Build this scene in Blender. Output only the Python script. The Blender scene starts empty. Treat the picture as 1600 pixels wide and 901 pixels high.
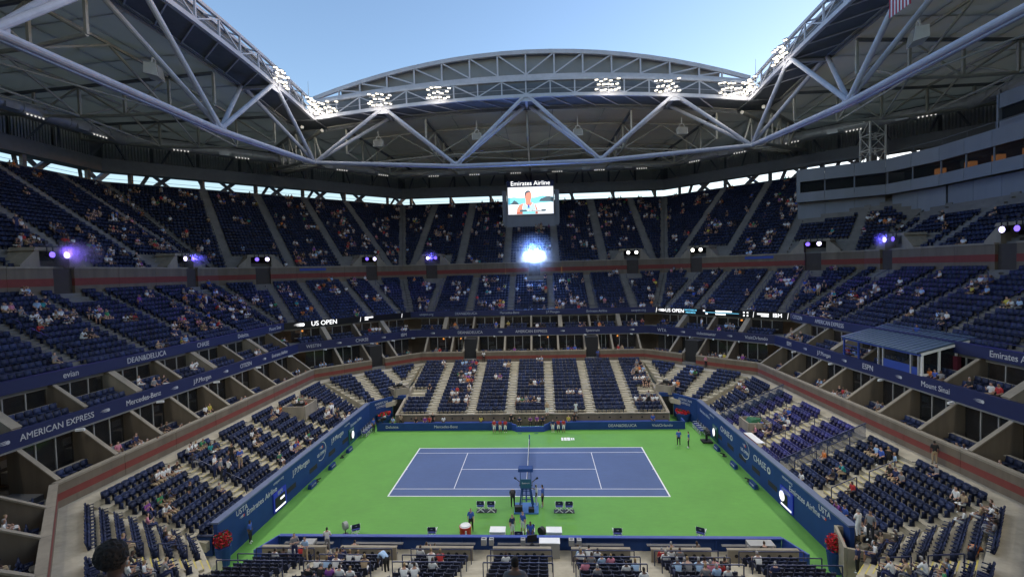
import bpy, math, random
import numpy as np
from mathutils import Matrix, Vector
random.seed(7); rng = np.random.default_rng(7)
scene = bpy.context.scene
COL = scene.collection
R_ = math.radians

# ------------------------------------------------------------------ camera
CAM = Vector((1.492, -45.031, 18.971)); F_PX = 750.0
YAW, PITCH, ROLL = -0.0574, -0.0383, -0.0259
_f = Vector((math.sin(YAW)*math.cos(PITCH), math.cos(YAW)*math.cos(PITCH), math.sin(PITCH)))
_r = Vector((math.cos(YAW), -math.sin(YAW), 0)); _u = _r.cross(_f)
_r2 = math.cos(ROLL)*_r + math.sin(ROLL)*_u; _u2 = -math.sin(ROLL)*_r + math.cos(ROLL)*_u
cd = bpy.data.cameras.new('camera'); cam = bpy.data.objects.new('camera', cd); COL.objects.link(cam)
cd.sensor_width = 36; cd.lens = 36*F_PX/1600; cd.clip_start = 0.1; cd.clip_end = 6000
cam.matrix_world = Matrix((( _r2.x, _u2.x, -_f.x, CAM.x), (_r2.y, _u2.y, -_f.y, CAM.y), (_r2.z, _u2.z, -_f.z, CAM.z), (0,0,0,1)))
scene.camera = cam
def project(p):
    d = Vector(p) - CAM; z = d.dot(_f)
    return (800 + F_PX*d.dot(_r2)/z, 450.5 - F_PX*d.dot(_u2)/z, z) if z > 0.1 else (-9999, -9999, z)
def in_frame(p, m=0):
    x, y, z = project(p); return z > 0.1 and -m < x < 1600+m and -m < y < 901+m

# ------------------------------------------------------------------ sky, sun, exposure
SUN_EL, SUN_ROT = 3.5, 60.0
world = bpy.data.worlds.new('World'); scene.world = world; world.use_nodes = True
nt = world.node_tree; nt.nodes.clear()
out = nt.nodes.new('ShaderNodeOutputWorld'); bg = nt.nodes.new('ShaderNodeBackground'); sky = nt.nodes.new('ShaderNodeTexSky')
sky.sky_type = 'NISHITA'; sky.sun_disc = False; sky.sun_elevation = R_(SUN_EL); sky.sun_rotation = R_(SUN_ROT)
sky.air_density = 1.0; sky.dust_density = 0.5; sky.ozone_density = 2.0
bg.inputs[1].default_value = 0.15
tint = nt.nodes.new('ShaderNodeVectorMath'); tint.operation = 'MULTIPLY'; tint.inputs[1].default_value = (1.03, .955, 1.06)
nt.links.new(sky.outputs[0], tint.inputs[0]); nt.links.new(tint.outputs[0], bg.inputs[0]); nt.links.new(bg.outputs[0], out.inputs[0])
sd = bpy.data.lights.new('sun', 'SUN'); sd.energy = 0.1; sd.angle = R_(12); sd.color = (1, .8, .65)
so = bpy.data.objects.new('sun', sd); COL.objects.link(so)
_sv = Vector((math.sin(R_(SUN_ROT))*math.cos(R_(SUN_EL)), math.cos(R_(SUN_ROT))*math.cos(R_(SUN_EL)), math.sin(R_(SUN_EL))))
so.rotation_euler = _sv.to_track_quat('Z', 'Y').to_euler()
vs = scene.view_settings; vs.view_transform = 'Standard'; vs.look = 'None'; vs.gamma = 1; vs.use_curve_mapping = False
vs.exposure = 2.2
FLOOD_W, SPILL_W, BLUE_W = 2550, 85, 190
try:
    scene.cycles.use_denoising = True; scene.cycles.max_bounces = 6; scene.cycles.diffuse_bounces = 3
    scene.cycles.use_light_tree = True; scene.cycles.sample_clamp_indirect = 4
except Exception: pass

# ------------------------------------------------------------------ materials
MATS = {}
def mat(name, col, rough=.7, metal=0.0, var=.12, scale=1.5, bump=0.0, rnd=0.0, spec=.5, streak=False, wear=0.0, seatvar=False):
    if name in MATS: return MATS[name]
    m = bpy.data.materials.new(name); m.use_nodes = True; n = m.node_tree; b = n.nodes['Principled BSDF']; L = n.links
    b.inputs['Roughness'].default_value = rough; b.inputs['Metallic'].default_value = metal
    b.inputs['Specular IOR Level'].default_value = spec
    b.inputs['Base Color'].default_value = (*col, 1)
    if var or rnd:
        g = n.nodes.new('ShaderNodeNewGeometry'); no = n.nodes.new('ShaderNodeTexNoise'); no.inputs['Scale'].default_value = scale
        no.inputs['Detail'].default_value = 6; no.inputs['Roughness'].default_value = .65
        if streak:
            mp = n.nodes.new('ShaderNodeMapping'); mp.inputs['Scale'].default_value = (1, 1, .12); L.new(g.outputs['Position'], mp.inputs[0]); L.new(mp.outputs[0], no.inputs['Vector'])
        else: L.new(g.outputs['Position'], no.inputs['Vector'])
        mr = n.nodes.new('ShaderNodeMapRange'); mr.inputs[1].default_value = .25; mr.inputs[2].default_value = .75
        mr.inputs[3].default_value = 1-var; mr.inputs[4].default_value = 1+var; L.new(no.outputs['Fac'], mr.inputs[0])
        v = mr.outputs[0]
        if rnd:
            oi = n.nodes.new('ShaderNodeObjectInfo'); m2 = n.nodes.new('ShaderNodeMapRange'); m2.inputs[3].default_value = 1-rnd; m2.inputs[4].default_value = 1+rnd
            L.new(oi.outputs['Random'], m2.inputs[0]); mu = n.nodes.new('ShaderNodeMath'); mu.operation = 'MULTIPLY'; L.new(v, mu.inputs[0]); L.new(m2.outputs[0], mu.inputs[1]); v = mu.outputs[0]
        if wear:
            mp2 = n.nodes.new('ShaderNodeMapping'); mp2.inputs['Scale'].default_value = (.5, 1.6, 1); n2 = n.nodes.new('ShaderNodeTexNoise'); n2.inputs['Scale'].default_value = 2.6; n2.inputs['Detail'].default_value = 9; n2.inputs['Roughness'].default_value = .8
            L.new(g.outputs['Position'], mp2.inputs[0]); L.new(mp2.outputs[0], n2.inputs['Vector']); m3 = n.nodes.new('ShaderNodeMapRange'); m3.inputs[1].default_value = .3; m3.inputs[2].default_value = .7; m3.inputs[3].default_value = 1-wear; m3.inputs[4].default_value = 1+wear
            L.new(n2.outputs['Fac'], m3.inputs[0]); mu2 = n.nodes.new('ShaderNodeMath'); mu2.operation = 'MULTIPLY'; L.new(v, mu2.inputs[0]); L.new(m3.outputs[0], mu2.inputs[1]); v = mu2.outputs[0]
            rr = n.nodes.new('ShaderNodeMapRange'); rr.inputs[3].default_value = rough-.12; rr.inputs[4].default_value = rough+.12; L.new(n2.outputs['Fac'], rr.inputs[0]); L.new(rr.outputs[0], b.inputs['Roughness'])
        if seatvar:
            at = n.nodes.new('ShaderNodeAttribute'); at.attribute_name = 'var'; ad = n.nodes.new('ShaderNodeMath'); ad.operation = 'ADD'; ad.inputs[1].default_value = 1.0; L.new(at.outputs['Fac'], ad.inputs[0])
            mu3 = n.nodes.new('ShaderNodeMath'); mu3.operation = 'MULTIPLY'; L.new(v, mu3.inputs[0]); L.new(ad.outputs[0], mu3.inputs[1]); v = mu3.outputs[0]
        hs = n.nodes.new('ShaderNodeVectorMath'); hs.operation = 'SCALE'; hs.inputs[0].default_value = col; L.new(v, hs.inputs['Scale'])
        L.new(hs.outputs[0], b.inputs['Base Color'])
        if bump:
            bn = n.nodes.new('ShaderNodeBump'); bn.inputs['Strength'].default_value = bump; bn.inputs['Distance'].default_value = .02
            L.new(no.outputs['Fac'], bn.inputs['Height']); L.new(bn.outputs[0], b.inputs['Normal'])
    MATS[name] = m; return m
def emat(name, col, strength):
    if name in MATS: return MATS[name]
    m = bpy.data.materials.new(name); m.use_nodes = True; b = m.node_tree.nodes['Principled BSDF']
    b.inputs['Base Color'].default_value = (*[c*.5 for c in col], 1); b.inputs['Emission Color'].default_value = (*col, 1); b.inputs['Emission Strength'].default_value = strength*.22
    MATS[name] = m; return m
def glassmat(name, col, rough=.08, alpha=.35):
    m = bpy.data.materials.new(name); m.use_nodes = True; b = m.node_tree.nodes['Principled BSDF']
    b.inputs['Base Color'].default_value = (*col, 1); b.inputs['Roughness'].default_value = rough; b.inputs['Alpha'].default_value = alpha
    MATS[name] = m; return m
M_GREEN = mat('green_acrylic', (.108, .31, .046), .72, var=.10, scale=.22, wear=.11)
M_BLUE = mat('blue_acrylic', (.066, .108, .245), .72, var=.10, scale=.22, wear=.13)
M_LINE = mat('white_line_paint', (.8, .8, .8), .6, var=.04)
M_NAVY = mat('navy_wall_paint', (.015, .048, .175), .65, var=.14, scale=.6, spec=.25, wear=.08)
M_NAVY2 = mat('royal_blue_trim', (.025, .06, .30), .5, var=.06)
M_FASCIA = mat('navy_fascia', (.009, .015, .075), .6, var=.08)
M_SEAT = mat('navy_seat_plastic', (.011, .018, .050), .55, var=.15, scale=3, rnd=.25, seatvar=True, spec=.3)
M_SEATP = mat('violet_blue_seat_plastic', (.022, .022, .115), .5, var=.15, scale=3, rnd=.2, seatvar=True)
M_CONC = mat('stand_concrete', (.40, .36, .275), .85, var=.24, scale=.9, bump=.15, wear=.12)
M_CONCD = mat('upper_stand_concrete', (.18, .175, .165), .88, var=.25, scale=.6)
M_TAN = mat('tan_block', (.155, .125, .09), .85, var=.28, scale=1.0, bump=.1, streak=True)
M_CAP = mat('concrete_cap', (.27, .235, .18), .8, var=.26, scale=1.0, streak=True)
M_RED = mat('red_brick_band', (.19, .042, .032), .85, var=.12, scale=2)
M_YEL = mat('yellow_nosing', (.55, .45, .10), .7)
M_RAIL = mat('dark_rail_paint', (.035, .045, .10), .45, metal=.3, var=.05)
M_STEEL = mat('roof_steel_paint', (.45, .45, .50), .5, var=.16, scale=.8)
M_STEELW = mat('cream_steel_paint', (.36, .345, .30), .55, var=.16, scale=.8)
M_STEELD = mat('dark_steel', (.13, .14, .155), .6, var=.15)
M_MEMB = mat('roof_membrane', (.62, .63, .60), .65, var=.09, scale=.12, rnd=.05)
def translucent(m, fac, col):
    n = m.node_tree; o = n.nodes['Material Output']; t = n.nodes.new('ShaderNodeBsdfTranslucent'); t.inputs[0].default_value = (*col, 1); x = n.nodes.new('ShaderNodeMixShader'); x.inputs[0].default_value = fac
    n.links.new(n.nodes['Principled BSDF'].outputs[0], x.inputs[1]); n.links.new(t.outputs[0], x.inputs[2]); n.links.new(x.outputs[0], o.inputs['Surface'])
translucent(M_MEMB, .32, (.80, .72, .58))      # coated glass-fibre fabric lets some daylight through
M_PANEL = mat('grey_roof_skin', (.50, .52, .55), .55, var=.08, scale=.2, rnd=.05)
M_DUCT = mat('galvanised_duct', (.36, .365, .39), .38, metal=.25, var=.2, scale=1)
M_LOUV = mat('corrugated_louvre', (.38, .39, .38), .55, metal=.1, var=.15, scale=3)
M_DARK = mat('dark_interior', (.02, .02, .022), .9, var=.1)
M_ROOM = mat('suite_room', (.16, .13, .10), .8, var=.25, scale=.7)
M_CLAD = mat('blue_grey_cladding', (.20, .225, .265), .5, var=.10, scale=.5, rnd=.04, streak=True)
M_WHITE = mat('white_paint', (.78, .78, .76), .5, var=.05)
M_GREYB = mat('grey_equipment', (.33, .33, .32), .6, var=.1)
M_BLACK = mat('black_rubber', (.012, .012, .013), .6, var=.1)
M_REDP = mat('red_plastic', (.5, .02, .02), .4)
M_FLOWER = mat('red_petals', (.5, .01, .02), .7, rnd=.2)
M_LEAF = mat('green_leaf', (.03, .09, .02), .7)
M_GRASS = mat('park_ground', (.05, .06, .04), .95)
M_LETTER = mat('white_lettering', (.55, .55, .56), .6, var=0)
M_LETTERG = mat('pale_blue_lettering', (.42, .45, .52), .6, var=0)
M_GLASS = glassmat('suite_glass', (.02, .025, .03), .06, .45)
M_RAILGLASS = glassmat('rail_glass', (.10, .13, .22), .1, .35)
M_CANOPY = mat('blue_metal_canopy', (.09, .14, .21), .5, metal=.1, var=.08)
M_FLOOD = emat('lit_floodlight', (1, .88, .68), 4.5)
M_LEDW = emat('led_white', (1, 1, 1), 1.6)
M_LEDC = emat('led_cyan', (.2, .7, 1), 1.3)
M_WARM = emat('warm_lamp', (1, .38, .08), 3.0)
M_DUCTL = emat('small_duct_lamp', (1, .97, .9), .7)

# ------------------------------------------------------------------ builders
class MB:
    def __init__(s): s.v = []; s.f = []; s.m = []
    def add(s, vs, fs, mi=0):
        o = len(s.v); s.v += [tuple(p) for p in vs]; s.f += [tuple(i+o for i in f) for f in fs]; s.m += [mi]*len(fs); return s
    def hexa(s, p, mi=0):   # 8 points: bottom 4 ccw, top 4 ccw
        return s.add(p, [(0,3,2,1),(4,5,6,7),(0,1,5,4),(1,2,6,5),(2,3,7,6),(3,0,4,7)], mi)
    def box(s, c, size, rz=0, mi=0):
        x, y, z = size[0]/2, size[1]/2, size[2]/2; co, si = math.cos(rz), math.sin(rz)
        return s.hexa([(c[0]+a*co-b*si, c[1]+a*si+b*co, c[2]+d) for d in (-z, z) for a, b in ((-x,-y),(x,-y),(x,y),(-x,y))], mi)
    def bar(s, p, q, w, h=None, mi=0, up=(0,0,1)):
        p, q = Vector(p), Vector(q); h = h or w; d = (q-p).normalized(); a = d.cross(Vector(up))
        if a.length < 1e-3: a = d.cross(Vector((1,0,0)))
        a.normalize(); b = a.cross(d); a = a*(w/2); b = b*(h/2)
        return s.hexa([p-a-b, p+a-b, q+a-b, q-a-b, p-a+b, p+a+b, q+a+b, q-a+b], mi)
    def tube(s, p, q, r, n=8, r2=None, caps=True, mi=0):
        p, q = Vector(p), Vector(q); r2 = r if r2 is None else r2; d = (q-p).normalized(); a = d.cross(Vector((0,0,1)))
        if a.length < 1e-3: a = d.cross(Vector((1,0,0)))
        a.normalize(); b = d.cross(a)
        vs = [c + (a*math.cos(2*math.pi*k/n) + b*math.sin(2*math.pi*k/n))*rr for c, rr in ((p, r), (q, r2)) for k in range(n)]
        fs = [(k, (k+1) % n, n+(k+1) % n, n+k) for k in range(n)]
        if caps: fs += [tuple(range(n-1, -1, -1)), tuple(range(n, 2*n))]
        return s.add(vs, fs, mi)
    def prism(s, poly, vec, mi=0):
        n = len(poly); v = Vector(vec)
        return s.add([Vector(p) for p in poly] + [Vector(p)+v for p in poly], [tuple(range(n-1,-1,-1)), tuple(range(n,2*n))] + [(k,(k+1)%n,n+(k+1)%n,n+k) for k in range(n)], mi)
    def quad(s, *p, mi=0): return s.add(p, [tuple(range(len(p)))], mi)
    def mesh(s, name, mats):
        me = bpy.data.meshes.new(name); me.from_pydata(s.v, [], s.f)
        for m in (mats if isinstance(mats, (list, tuple)) else [mats]): me.materials.append(m)
        if any(s.m): me.polygons.foreach_set('material_index', s.m)
        me.update(); return me
WM = {}
I4 = Matrix.Identity(4)
def link(o, parent=None, M=I4):
    COL.objects.link(o); o.matrix_basis = M
    if parent is not None: o.parent = parent; o.matrix_parent_inverse = WM[parent.name].inverted()
    WM[o.name] = M.copy(); return o
def part(name, geo, m, parent=None, M=I4, smooth=False):
    me = geo.mesh(name, m) if isinstance(geo, MB) else geo
    if smooth: me.polygons.foreach_set('use_smooth', [True]*len(me.polygons))
    return link(bpy.data.objects.new(name, me), parent, M)
LABELS = {}
def tag(o, label, cat, group=None, kind=None):
    o['label'] = label; o['category'] = cat
    if group: o['group'] = group
    if kind: o['kind'] = kind
    LABELS.setdefault(label, []).append(group)
    return o
def thing(name, label, cat, loc=(0,0,0), group=None, rot=None):
    o = bpy.data.objects.new(name, None); o.empty_display_size = .3
    M = Matrix.Translation(loc)
    if rot is not None: M = M @ Matrix.Rotation(rot, 4, 'Z')
    link(o, None, M); return tag(o, label, cat, group)
def struct(name, geo, m, label=None):
    o = part(name, geo, m); o['kind'] = 'structure'
    if label: o['label'] = label
    return o
ORD = 'first second third fourth fifth sixth seventh eighth ninth tenth eleventh twelfth thirteenth fourteenth fifteenth sixteenth seventeenth eighteenth nineteenth twentieth'.split() + ['twenty-%s' % w for w in 'first second third fourth fifth sixth seventh eighth ninth'.split()]
def text(body, size, pos, t, n_in, m, parent, name='lettering', ex=.012, bold=0.0, sx=1.0, shear=0.0):
    # flat lettering standing upright: local x along t, local z towards n_in
    c = bpy.data.curves.new(name, 'FONT'); c.body = body; c.size = size; c.align_x = 'CENTER'; c.align_y = 'CENTER'; c.extrude = ex; c.offset = bold; c.shear = shear; c.resolution_u = 3
    tmp = bpy.data.objects.new('tmp_text', c); me = bpy.data.meshes.new_from_object(tmp); bpy.data.objects.remove(tmp); bpy.data.curves.remove(c)
    me.materials.clear(); me.materials.append(m); me.name = name; o = bpy.data.objects.new(name, me)
    t = Vector(t).normalized(); n = Vector(n_in).normalized(); up = n.cross(t)
    M = Matrix(((t.x*sx, up.x, n.x, pos[0]), (t.y*sx, up.y, n.y, pos[1]), (t.z*sx, up.z, n.z, pos[2]), (0,0,0,1)))
    return link(o, parent, M)

# ------------------------------------------------------------------ plan of the bowl: octagon rings
S2 = 2**.5
HT = [(20, 13.), (28.9, 17.2), (31.8, 18.8), (34.5, 20.3), (47, 25.), (70, 31.), (74, 32.)]
def half(R): return float(np.interp(R, [a for a, b in HT], [b for a, b in HT]))
SEC = {'far': ((0,1),(1,0)), 'left': ((-1,0),(0,1)), 'right': ((1,0),(0,-1)), 'near': ((0,-1),(-1,0)),
       'fl': ((-1/S2,1/S2),(1/S2,1/S2)), 'fr': ((1/S2,1/S2),(1/S2,-1/S2)), 'nl': ((-1/S2,-1/S2),(-1/S2,1/S2)), 'nr': ((1/S2,-1/S2),(-1/S2,-1/S2))}
SNAME = {'far': 'far side', 'left': 'left end', 'right': 'right end', 'near': 'near side', 'fl': 'far left corner', 'fr': 'far right corner', 'nl': 'near left corner', 'nr': 'near right corner'}
def nvec(sec): return Vector((*SEC[sec][0], 0))
def tvec(sec): return Vector((*SEC[sec][1], 0))
def dist(sec, R): return R if sec in ('far','left','right','near') else (R+half(R))/S2
def hlen(sec, R): return half(R) if sec in ('far','left','right','near') else (R-half(R))/S2
def P(sec, R, u, z, dR=0): return nvec(sec)*(dist(sec, R)+dR) + tvec(sec)*u + Vector((0,0,z))
def sec_angle(sec): n = nvec(sec); return math.atan2(n.y, n.x) + math.pi/2     # local +y faces the court
# ------------------------------------------------------------------ ground and court
struct('ground', MB().box((0,0,-.35), (4000,4000,.5)), M_GRASS, 'flat park ground around the stadium')
struct('court_floor', MB().box((0,0,-.05), (60,60,.1)), M_GREEN, 'green acrylic floor around the blue tennis court')
CL, CW, CS, CV = 11.885, 5.485, 4.115, 6.4
court = struct('court_surface', MB().box((0,0,-.008), (2*CL,2*CW,.024)), M_BLUE, 'blue acrylic tennis court with white lines')
def line(x0, y0, x1, y1): part('court_line', MB().box(((x0+x1)/2,(y0+y1)/2,.0085), (abs(x1-x0),abs(y1-y0),.008)), M_LINE, court)
for s in (-1, 1):
    line(-CL, s*CW-.05, CL, s*CW+.05); line(-CL+.11, s*CS-.03, CL-.11, s*CS+.03)
    line(s*(CL-.06)-.06, -CW+.05, s*(CL-.06)+.06, CW-.05); line(s*CV-.03, -CS+.03, s*CV+.03, CS-.03)
    line(s*(CL-.12)-.10 if s > 0 else -CL+.12, -.04, s*(CL-.12) if s > 0 else -CL+.22, .04)
line(-CV+.03, -.03, -.02, .03); line(.02, -.03, CV-.03, .03)
# net
net = thing('tennis_net', 'white-topped tennis net with posts across the blue court', 'net', (0,0,.01))
for s in (-1, 1): part('post', MB().tube((0, s*6.4, 0), (0, s*6.4, 1.1), .06, 10), M_NAVY2, net)
def nz(y): return .914 + .156*(abs(y)/6.4)**1.5
ys = np.linspace(-6.36, 6.36, 54)
mb = MB()
for i, y in enumerate(ys): mb.bar((0, y, .03), (0, y, nz(y)-.05), .012)
for k in range(1, 14):
    for a, b in zip(ys[::6], list(ys[::6])[1:]): mb.bar((0, a, nz(a)*k/14), (0, b, nz(b)*k/14), .012)
part('netting', mb, M_BLACK, net)
mb = MB()
for a, b in zip(ys[::6], list(ys[::6])[1:]): mb.bar((0, a, nz(a)), (0, b, nz(b)), .03, .10)
part('net_tape', mb, M_WHITE, net); part('centre_strap', MB().box((0,0,.44), (.05,.06,.86)), M_WHITE, net)

# ------------------------------------------------------------------ seat bookkeeping
SEATS = []     # dicts: pos, ang, tier, sec, row, block, idx, mat
def ang2(d): return math.atan2(d[1], d[0]) - math.pi/2      # local +y along d
VOMS = [('far',-19.3),('far',.6),('far',19.2),('left',1.4),('left',19.6),('right',-20.8),('right',-4.6),('fl',-9.3),('fl',9.2),('fr',-9.2),('fr',9.2)]
def pressbox_clear(p):    # True where the upper seats may stand
    x, y = p[0], p[1]
    if x > 54.6 and y < 32.5: return False
    if x > 43.5 and y < 38.4 + (54.6-x)*.0 and (y - 31.2) < 0: return x < 54.6
    # behind the chamfer front of the press box, line from (44.5,38.2) to (54.6,31.6)
    if y < 38.2 + (x-44.5)*1.05 and (x-44.5)*6.6 + (y-38.2)*10.1 > -6: return False
    return True
def stand(name, label, tier, sec, seg0, seg1, z0, z1, n, aisles, m, seat_pitch=.52, aisle_w=1.2, seats=True, margin=.35, rail=True, filt=None, nosing=False, seatmat=None, under=True):
    """one sector of stepped terrace: seg0/seg1 = inner and outer edge (two plan points each)"""
    a0, b0, a1, b1 = [Vector((*p, 0)) for p in (*seg0, *seg1)]
    mid = (a0+b0)/2; root = thing(name, label, 'grandstand', (mid.x, mid.y, z0), group='%s blocks' % tier)
    t = (b0-a0).normalized(); nrm = Vector((-t.y, t.x, 0))
    if nrm.dot(a1-a0) < 0: nrm = -nrm
    O = mid
    mb = MB(); dz = (z1-z0)/n
    for i in range(n):
        A, B, A2, B2 = a0.lerp(a1, i/n), b0.lerp(b1, i/n), a0.lerp(a1, (i+1)/n), b0.lerp(b1, (i+1)/n)
        z = z0+dz*i
        U = Vector((0,0,z)); W = Vector((0,0,z+dz))
        mb.quad(A+U, B+U, B2+U, A2+U); mb.quad(A2+U, B2+U, B2+W, A2+W)
    if under:
        D = Vector((0,0,z0-.6)); T = Vector((0,0,z1-.6)); mb.quad(a0+D, b0+D, b1+T, a1+T); mb.quad(a0+D, b0+D, b0+Vector((0,0,z0)), a0+Vector((0,0,z0)))
        for p, q in ((a0, a1), (b0, b1)): mb.quad(p+D, q+T, q+Vector((0,0,z1)), p+Vector((0,0,z0)))
    part('terrace', mb, m, root)
    hw = aisle_w/2
    def lu(i, k):     # extents along t of line i
        A, B = a0.lerp(a1, i/n), b0.lerp(b1, i/n)
        return (A-O).dot(t), (B-O).dot(t), (A-O).dot(nrm)
    for au in aisles:
        mb = MB(); mn = MB()
        rows = [i for i in range(n) if lu(i,0)[0]-.2 < au-hw and au+hw < lu(i,0)[1]+.2]
        if len(rows) < 3: continue
        for i in rows:
            d0, d1 = lu(i,0)[2], lu(i+1,0)[2]; z = z0+dz*i; dd = (d1-d0)/2
            c = O + t*au + nrm*(d0+dd*1.5)
            ang = math.atan2(t.y, t.x)
            mb.box((c.x, c.y, z+dz/4), (aisle_w, dd, dz/2), ang)
            if nosing:
                for q, zz in ((d0+dd, z+dz/2), (d0, z)):
                    e = O + t*au + nrm*(q+.03); mn.box((e.x, e.y, zz+.004), (aisle_w, .06, .008), ang)
        part('aisle_stair', mb, m, root)
        if nosing: part('step_nosing', mn, M_YEL, root)
        if rail and len(rows) > 3:
            ks = rows[1:-1:3]
            for j, i in enumerate(ks):
                d = lu(i,0)[2]; c = O + t*(au+hw*.98) + nrm*(d+.3); zz = z0+dz*i
                i2 = min(i+2, n-1); d2 = lu(i2,0)[2]; c2 = O + t*(au+hw*.98) + nrm*(d2+.3); z2 = z0+dz*i2
                if i2 != i:
                    part('handrail', MB().bar((c.x,c.y,zz), (c.x,c.y,zz+.95), .05).bar((c2.x,c2.y,z2), (c2.x,c2.y,z2+.95), .05).bar((c.x,c.y,zz+.96), (c2.x,c2.y,z2+.96), .05), M_RAIL, root)
    if seats:
        ang = ang2(-nrm); cuts = sorted(aisles)
        for i in range(n):
            l, r, d = lu(i,0); l2, r2, d2 = lu(i+1,0); l = max(l, l2)+margin; r = min(r, r2)-margin
            edges = [l] + [c for c in cuts if l-hw < c < r+hw] + [r]
            for bi in range(len(edges)-1):
                s = edges[bi] + (hw+.05 if bi else 0); e = edges[bi+1] - (hw+.05 if bi < len(edges)-2 else 0)
                k = int((e-s)/seat_pitch)
                if k < 1: continue
                off = (e-s-k*seat_pitch)/2
                for q in range(k):
                    p = O + t*(s+off+(q+.5)*seat_pitch) + nrm*(d+(d2-d)*.62) + Vector((0,0,z0+dz*i))
                    if filt and not filt(p): continue
                    blk = sum(1 for c in cuts if c < (s+e)/2)
                    SEATS.append(dict(pos=p, ang=ang, tier=tier, sec=sec, row=i, block=blk, idx=q, m=seatmat(p) if seatmat else 0))
    return root

# ------------------------------------------------------------------ lower bowl
LT = 'lower stand'
stand('grandstand', 'long low stand on the far side above the courtside benches', LT, 'far', ((-16.6,13.0),(16.6,13.0)), ((-16.6,27.2),(16.6,27.2)), 1.25, 4.9, 16, [-12.25,-7.35,-2.45,2.45,7.35,12.25], M_CONC, rail=False, aisle_w=.95,
      filt=lambda p: not (abs(p.x) > 14.2 and 16.8 < p.y < 19.4))
ya = [-9.8,-4.9,0,4.9,9.8]
stand('grandstand', 'lower stand behind the left baseline wall with empty navy seats', LT, 'left', ((-20.55,-15.7),(-20.55,13.0)), ((-27.4,-16.65),(-27.4,16.2)), 1.75, 4.75, 8, [-8.6,-3.7,1.2,6.1,11.0], M_CONC, nosing=True, aisle_w=1.05)
stand('grandstand', 'lower stand behind the right baseline wall with violet seats in its middle', LT, 'right', ((20.55,13.0),(20.55,-15.7)), ((27.4,16.2),(27.4,-16.65)), 1.75, 4.75, 8, [-11,-6.1,-1.2,3.7,8.6], M_CONC, nosing=True, seatmat=lambda p: 1 if -5.2 < p.y < 7.4 else 0)
stand('grandstand', 'angled lower stand at the far left corner above the tunnel', LT, 'fl', ((-20.5,13.3),(-17.7,16.1)), ((-27.4,16.5),(-16.8,27.1)), 2.3, 4.75, 9, [-4.6,0.2,4.6], M_CONC, rail=False)
stand('grandstand', 'angled lower stand at the far right corner above the tunnel', LT, 'fr', ((17.7,16.1),(20.5,13.3)), ((16.8,27.1),(27.4,16.5)), 2.3, 4.75, 9, [-4.6,-.2,4.6], M_CONC, rail=False)
stand('grandstand', 'lower stand at the near side seen from behind its seats', LT, 'near', ((16.9,-15.75),(-16.9,-15.75)), ((16.9,-24.75),(-16.9,-24.75)), 0.8, 4.4, 10, [-12.25,-7.35,-2.45,2.45,7.35,12.25], M_CONC, rail=False, seat_pitch=.54)
stand('grandstand', 'angled lower stand at the near left corner beside the flower pot', LT, 'nl', ((-17.7,-19.1),(-20.9,-15.9)), ((-17.7,-26.6),(-27.6,-16.7)), 2.15, 4.75, 8, [-1.4], M_CONC, nosing=True)
stand('grandstand', 'angled lower stand at the near right corner beside the camera pit', LT, 'nr', ((21.0,-16.0),(18.0,-19.0)), ((27.6,-16.75),(18.0,-26.5)), 2.15, 4.75, 8, [1.2], M_CONC, nosing=True)
# concourse ring behind the lower bowl
mb = MB()
for s in SEC:
    h0, h1 = hlen(s, 27.35), hlen(s, 29.2)
    mb.hexa([P(s,27.35,-h0,4.3), P(s,27.35,h0,4.3), P(s,29.2,h1,4.3), P(s,29.2,-h1,4.3), P(s,27.35,-h0,4.8), P(s,27.35,h0,4.8), P(s,29.2,h1,4.8), P(s,29.2,-h1,4.8)])
struct('concourse_path', mb, M_CONC, 'concrete walkway ring behind the lower stands')
# parapet wall below the lower suites, with red band and cap
def ringwall(sec, R, z0, z1, th, m, name, root, u0=None, u1=None):
    h = hlen(sec, R); u0 = -h if u0 is None else u0; u1 = h if u1 is None else u1
    e0 = th*math.tan(math.pi/8) if abs(u0+h) < 1e-6 else 0; e1 = th*math.tan(math.pi/8) if abs(u1-h) < 1e-6 else 0
    a, b, c, d = P(sec,R,u0,0), P(sec,R,u1,0), P(sec,R,u1+e1,0,th), P(sec,R,u0-e0,0,th)
    Z0, Z1 = Vector((0,0,z0)), Vector((0,0,z1)); k = max(1, round((u1-u0)/4.6)); g = .016/max(.1,u1-u0)
    for i in range(k):
        f0, f1 = i/k + (g if i else 0), (i+1)/k - (g if i < k-1 else 0); A, B, C_, D_ = a.lerp(b,f0), a.lerp(b,f1), d.lerp(c,f1), d.lerp(c,f0)
        part(name, MB().hexa([A+Z0,B+Z0,C_+Z0,D_+Z0,A+Z1,B+Z1,C_+Z1,D_+Z1]), m, root)
TUN = {'far': [-9.6, 9.4], 'fl': [1.0], 'fr': [-1.0], 'left': [], 'right': [], 'nl': [], 'nr': []}
for s in ('far','fl','fr','left','right','nl','nr'):
    w = thing('parapet_wall', 'tan parapet wall with red brick band below the suites, %s' % SNAME[s], 'wall', P(s,28.9,0,4.8), 'parapets below the lower suites')
    h = hlen(s, 28.9); cuts = [-h] + [x for t_ in TUN[s] for x in (t_-1.05, t_+1.05)] + [h]
    for a, b in zip(cuts[::2], cuts[1::2]):
        ringwall(s, 28.9, 4.8, 5.25, .3, M_TAN, 'wall_base', w, a, b); ringwall(s, 28.893, 5.25, 5.72, .31, M_RED, 'brick_band', w, a, b)
        ringwall(s, 28.9, 5.72, 6.28, .3, M_TAN, 'wall_face', w, a, b); ringwall(s, 28.84, 6.28, 6.42, .42, M_CAP, 'coping', w, a, b)

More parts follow.
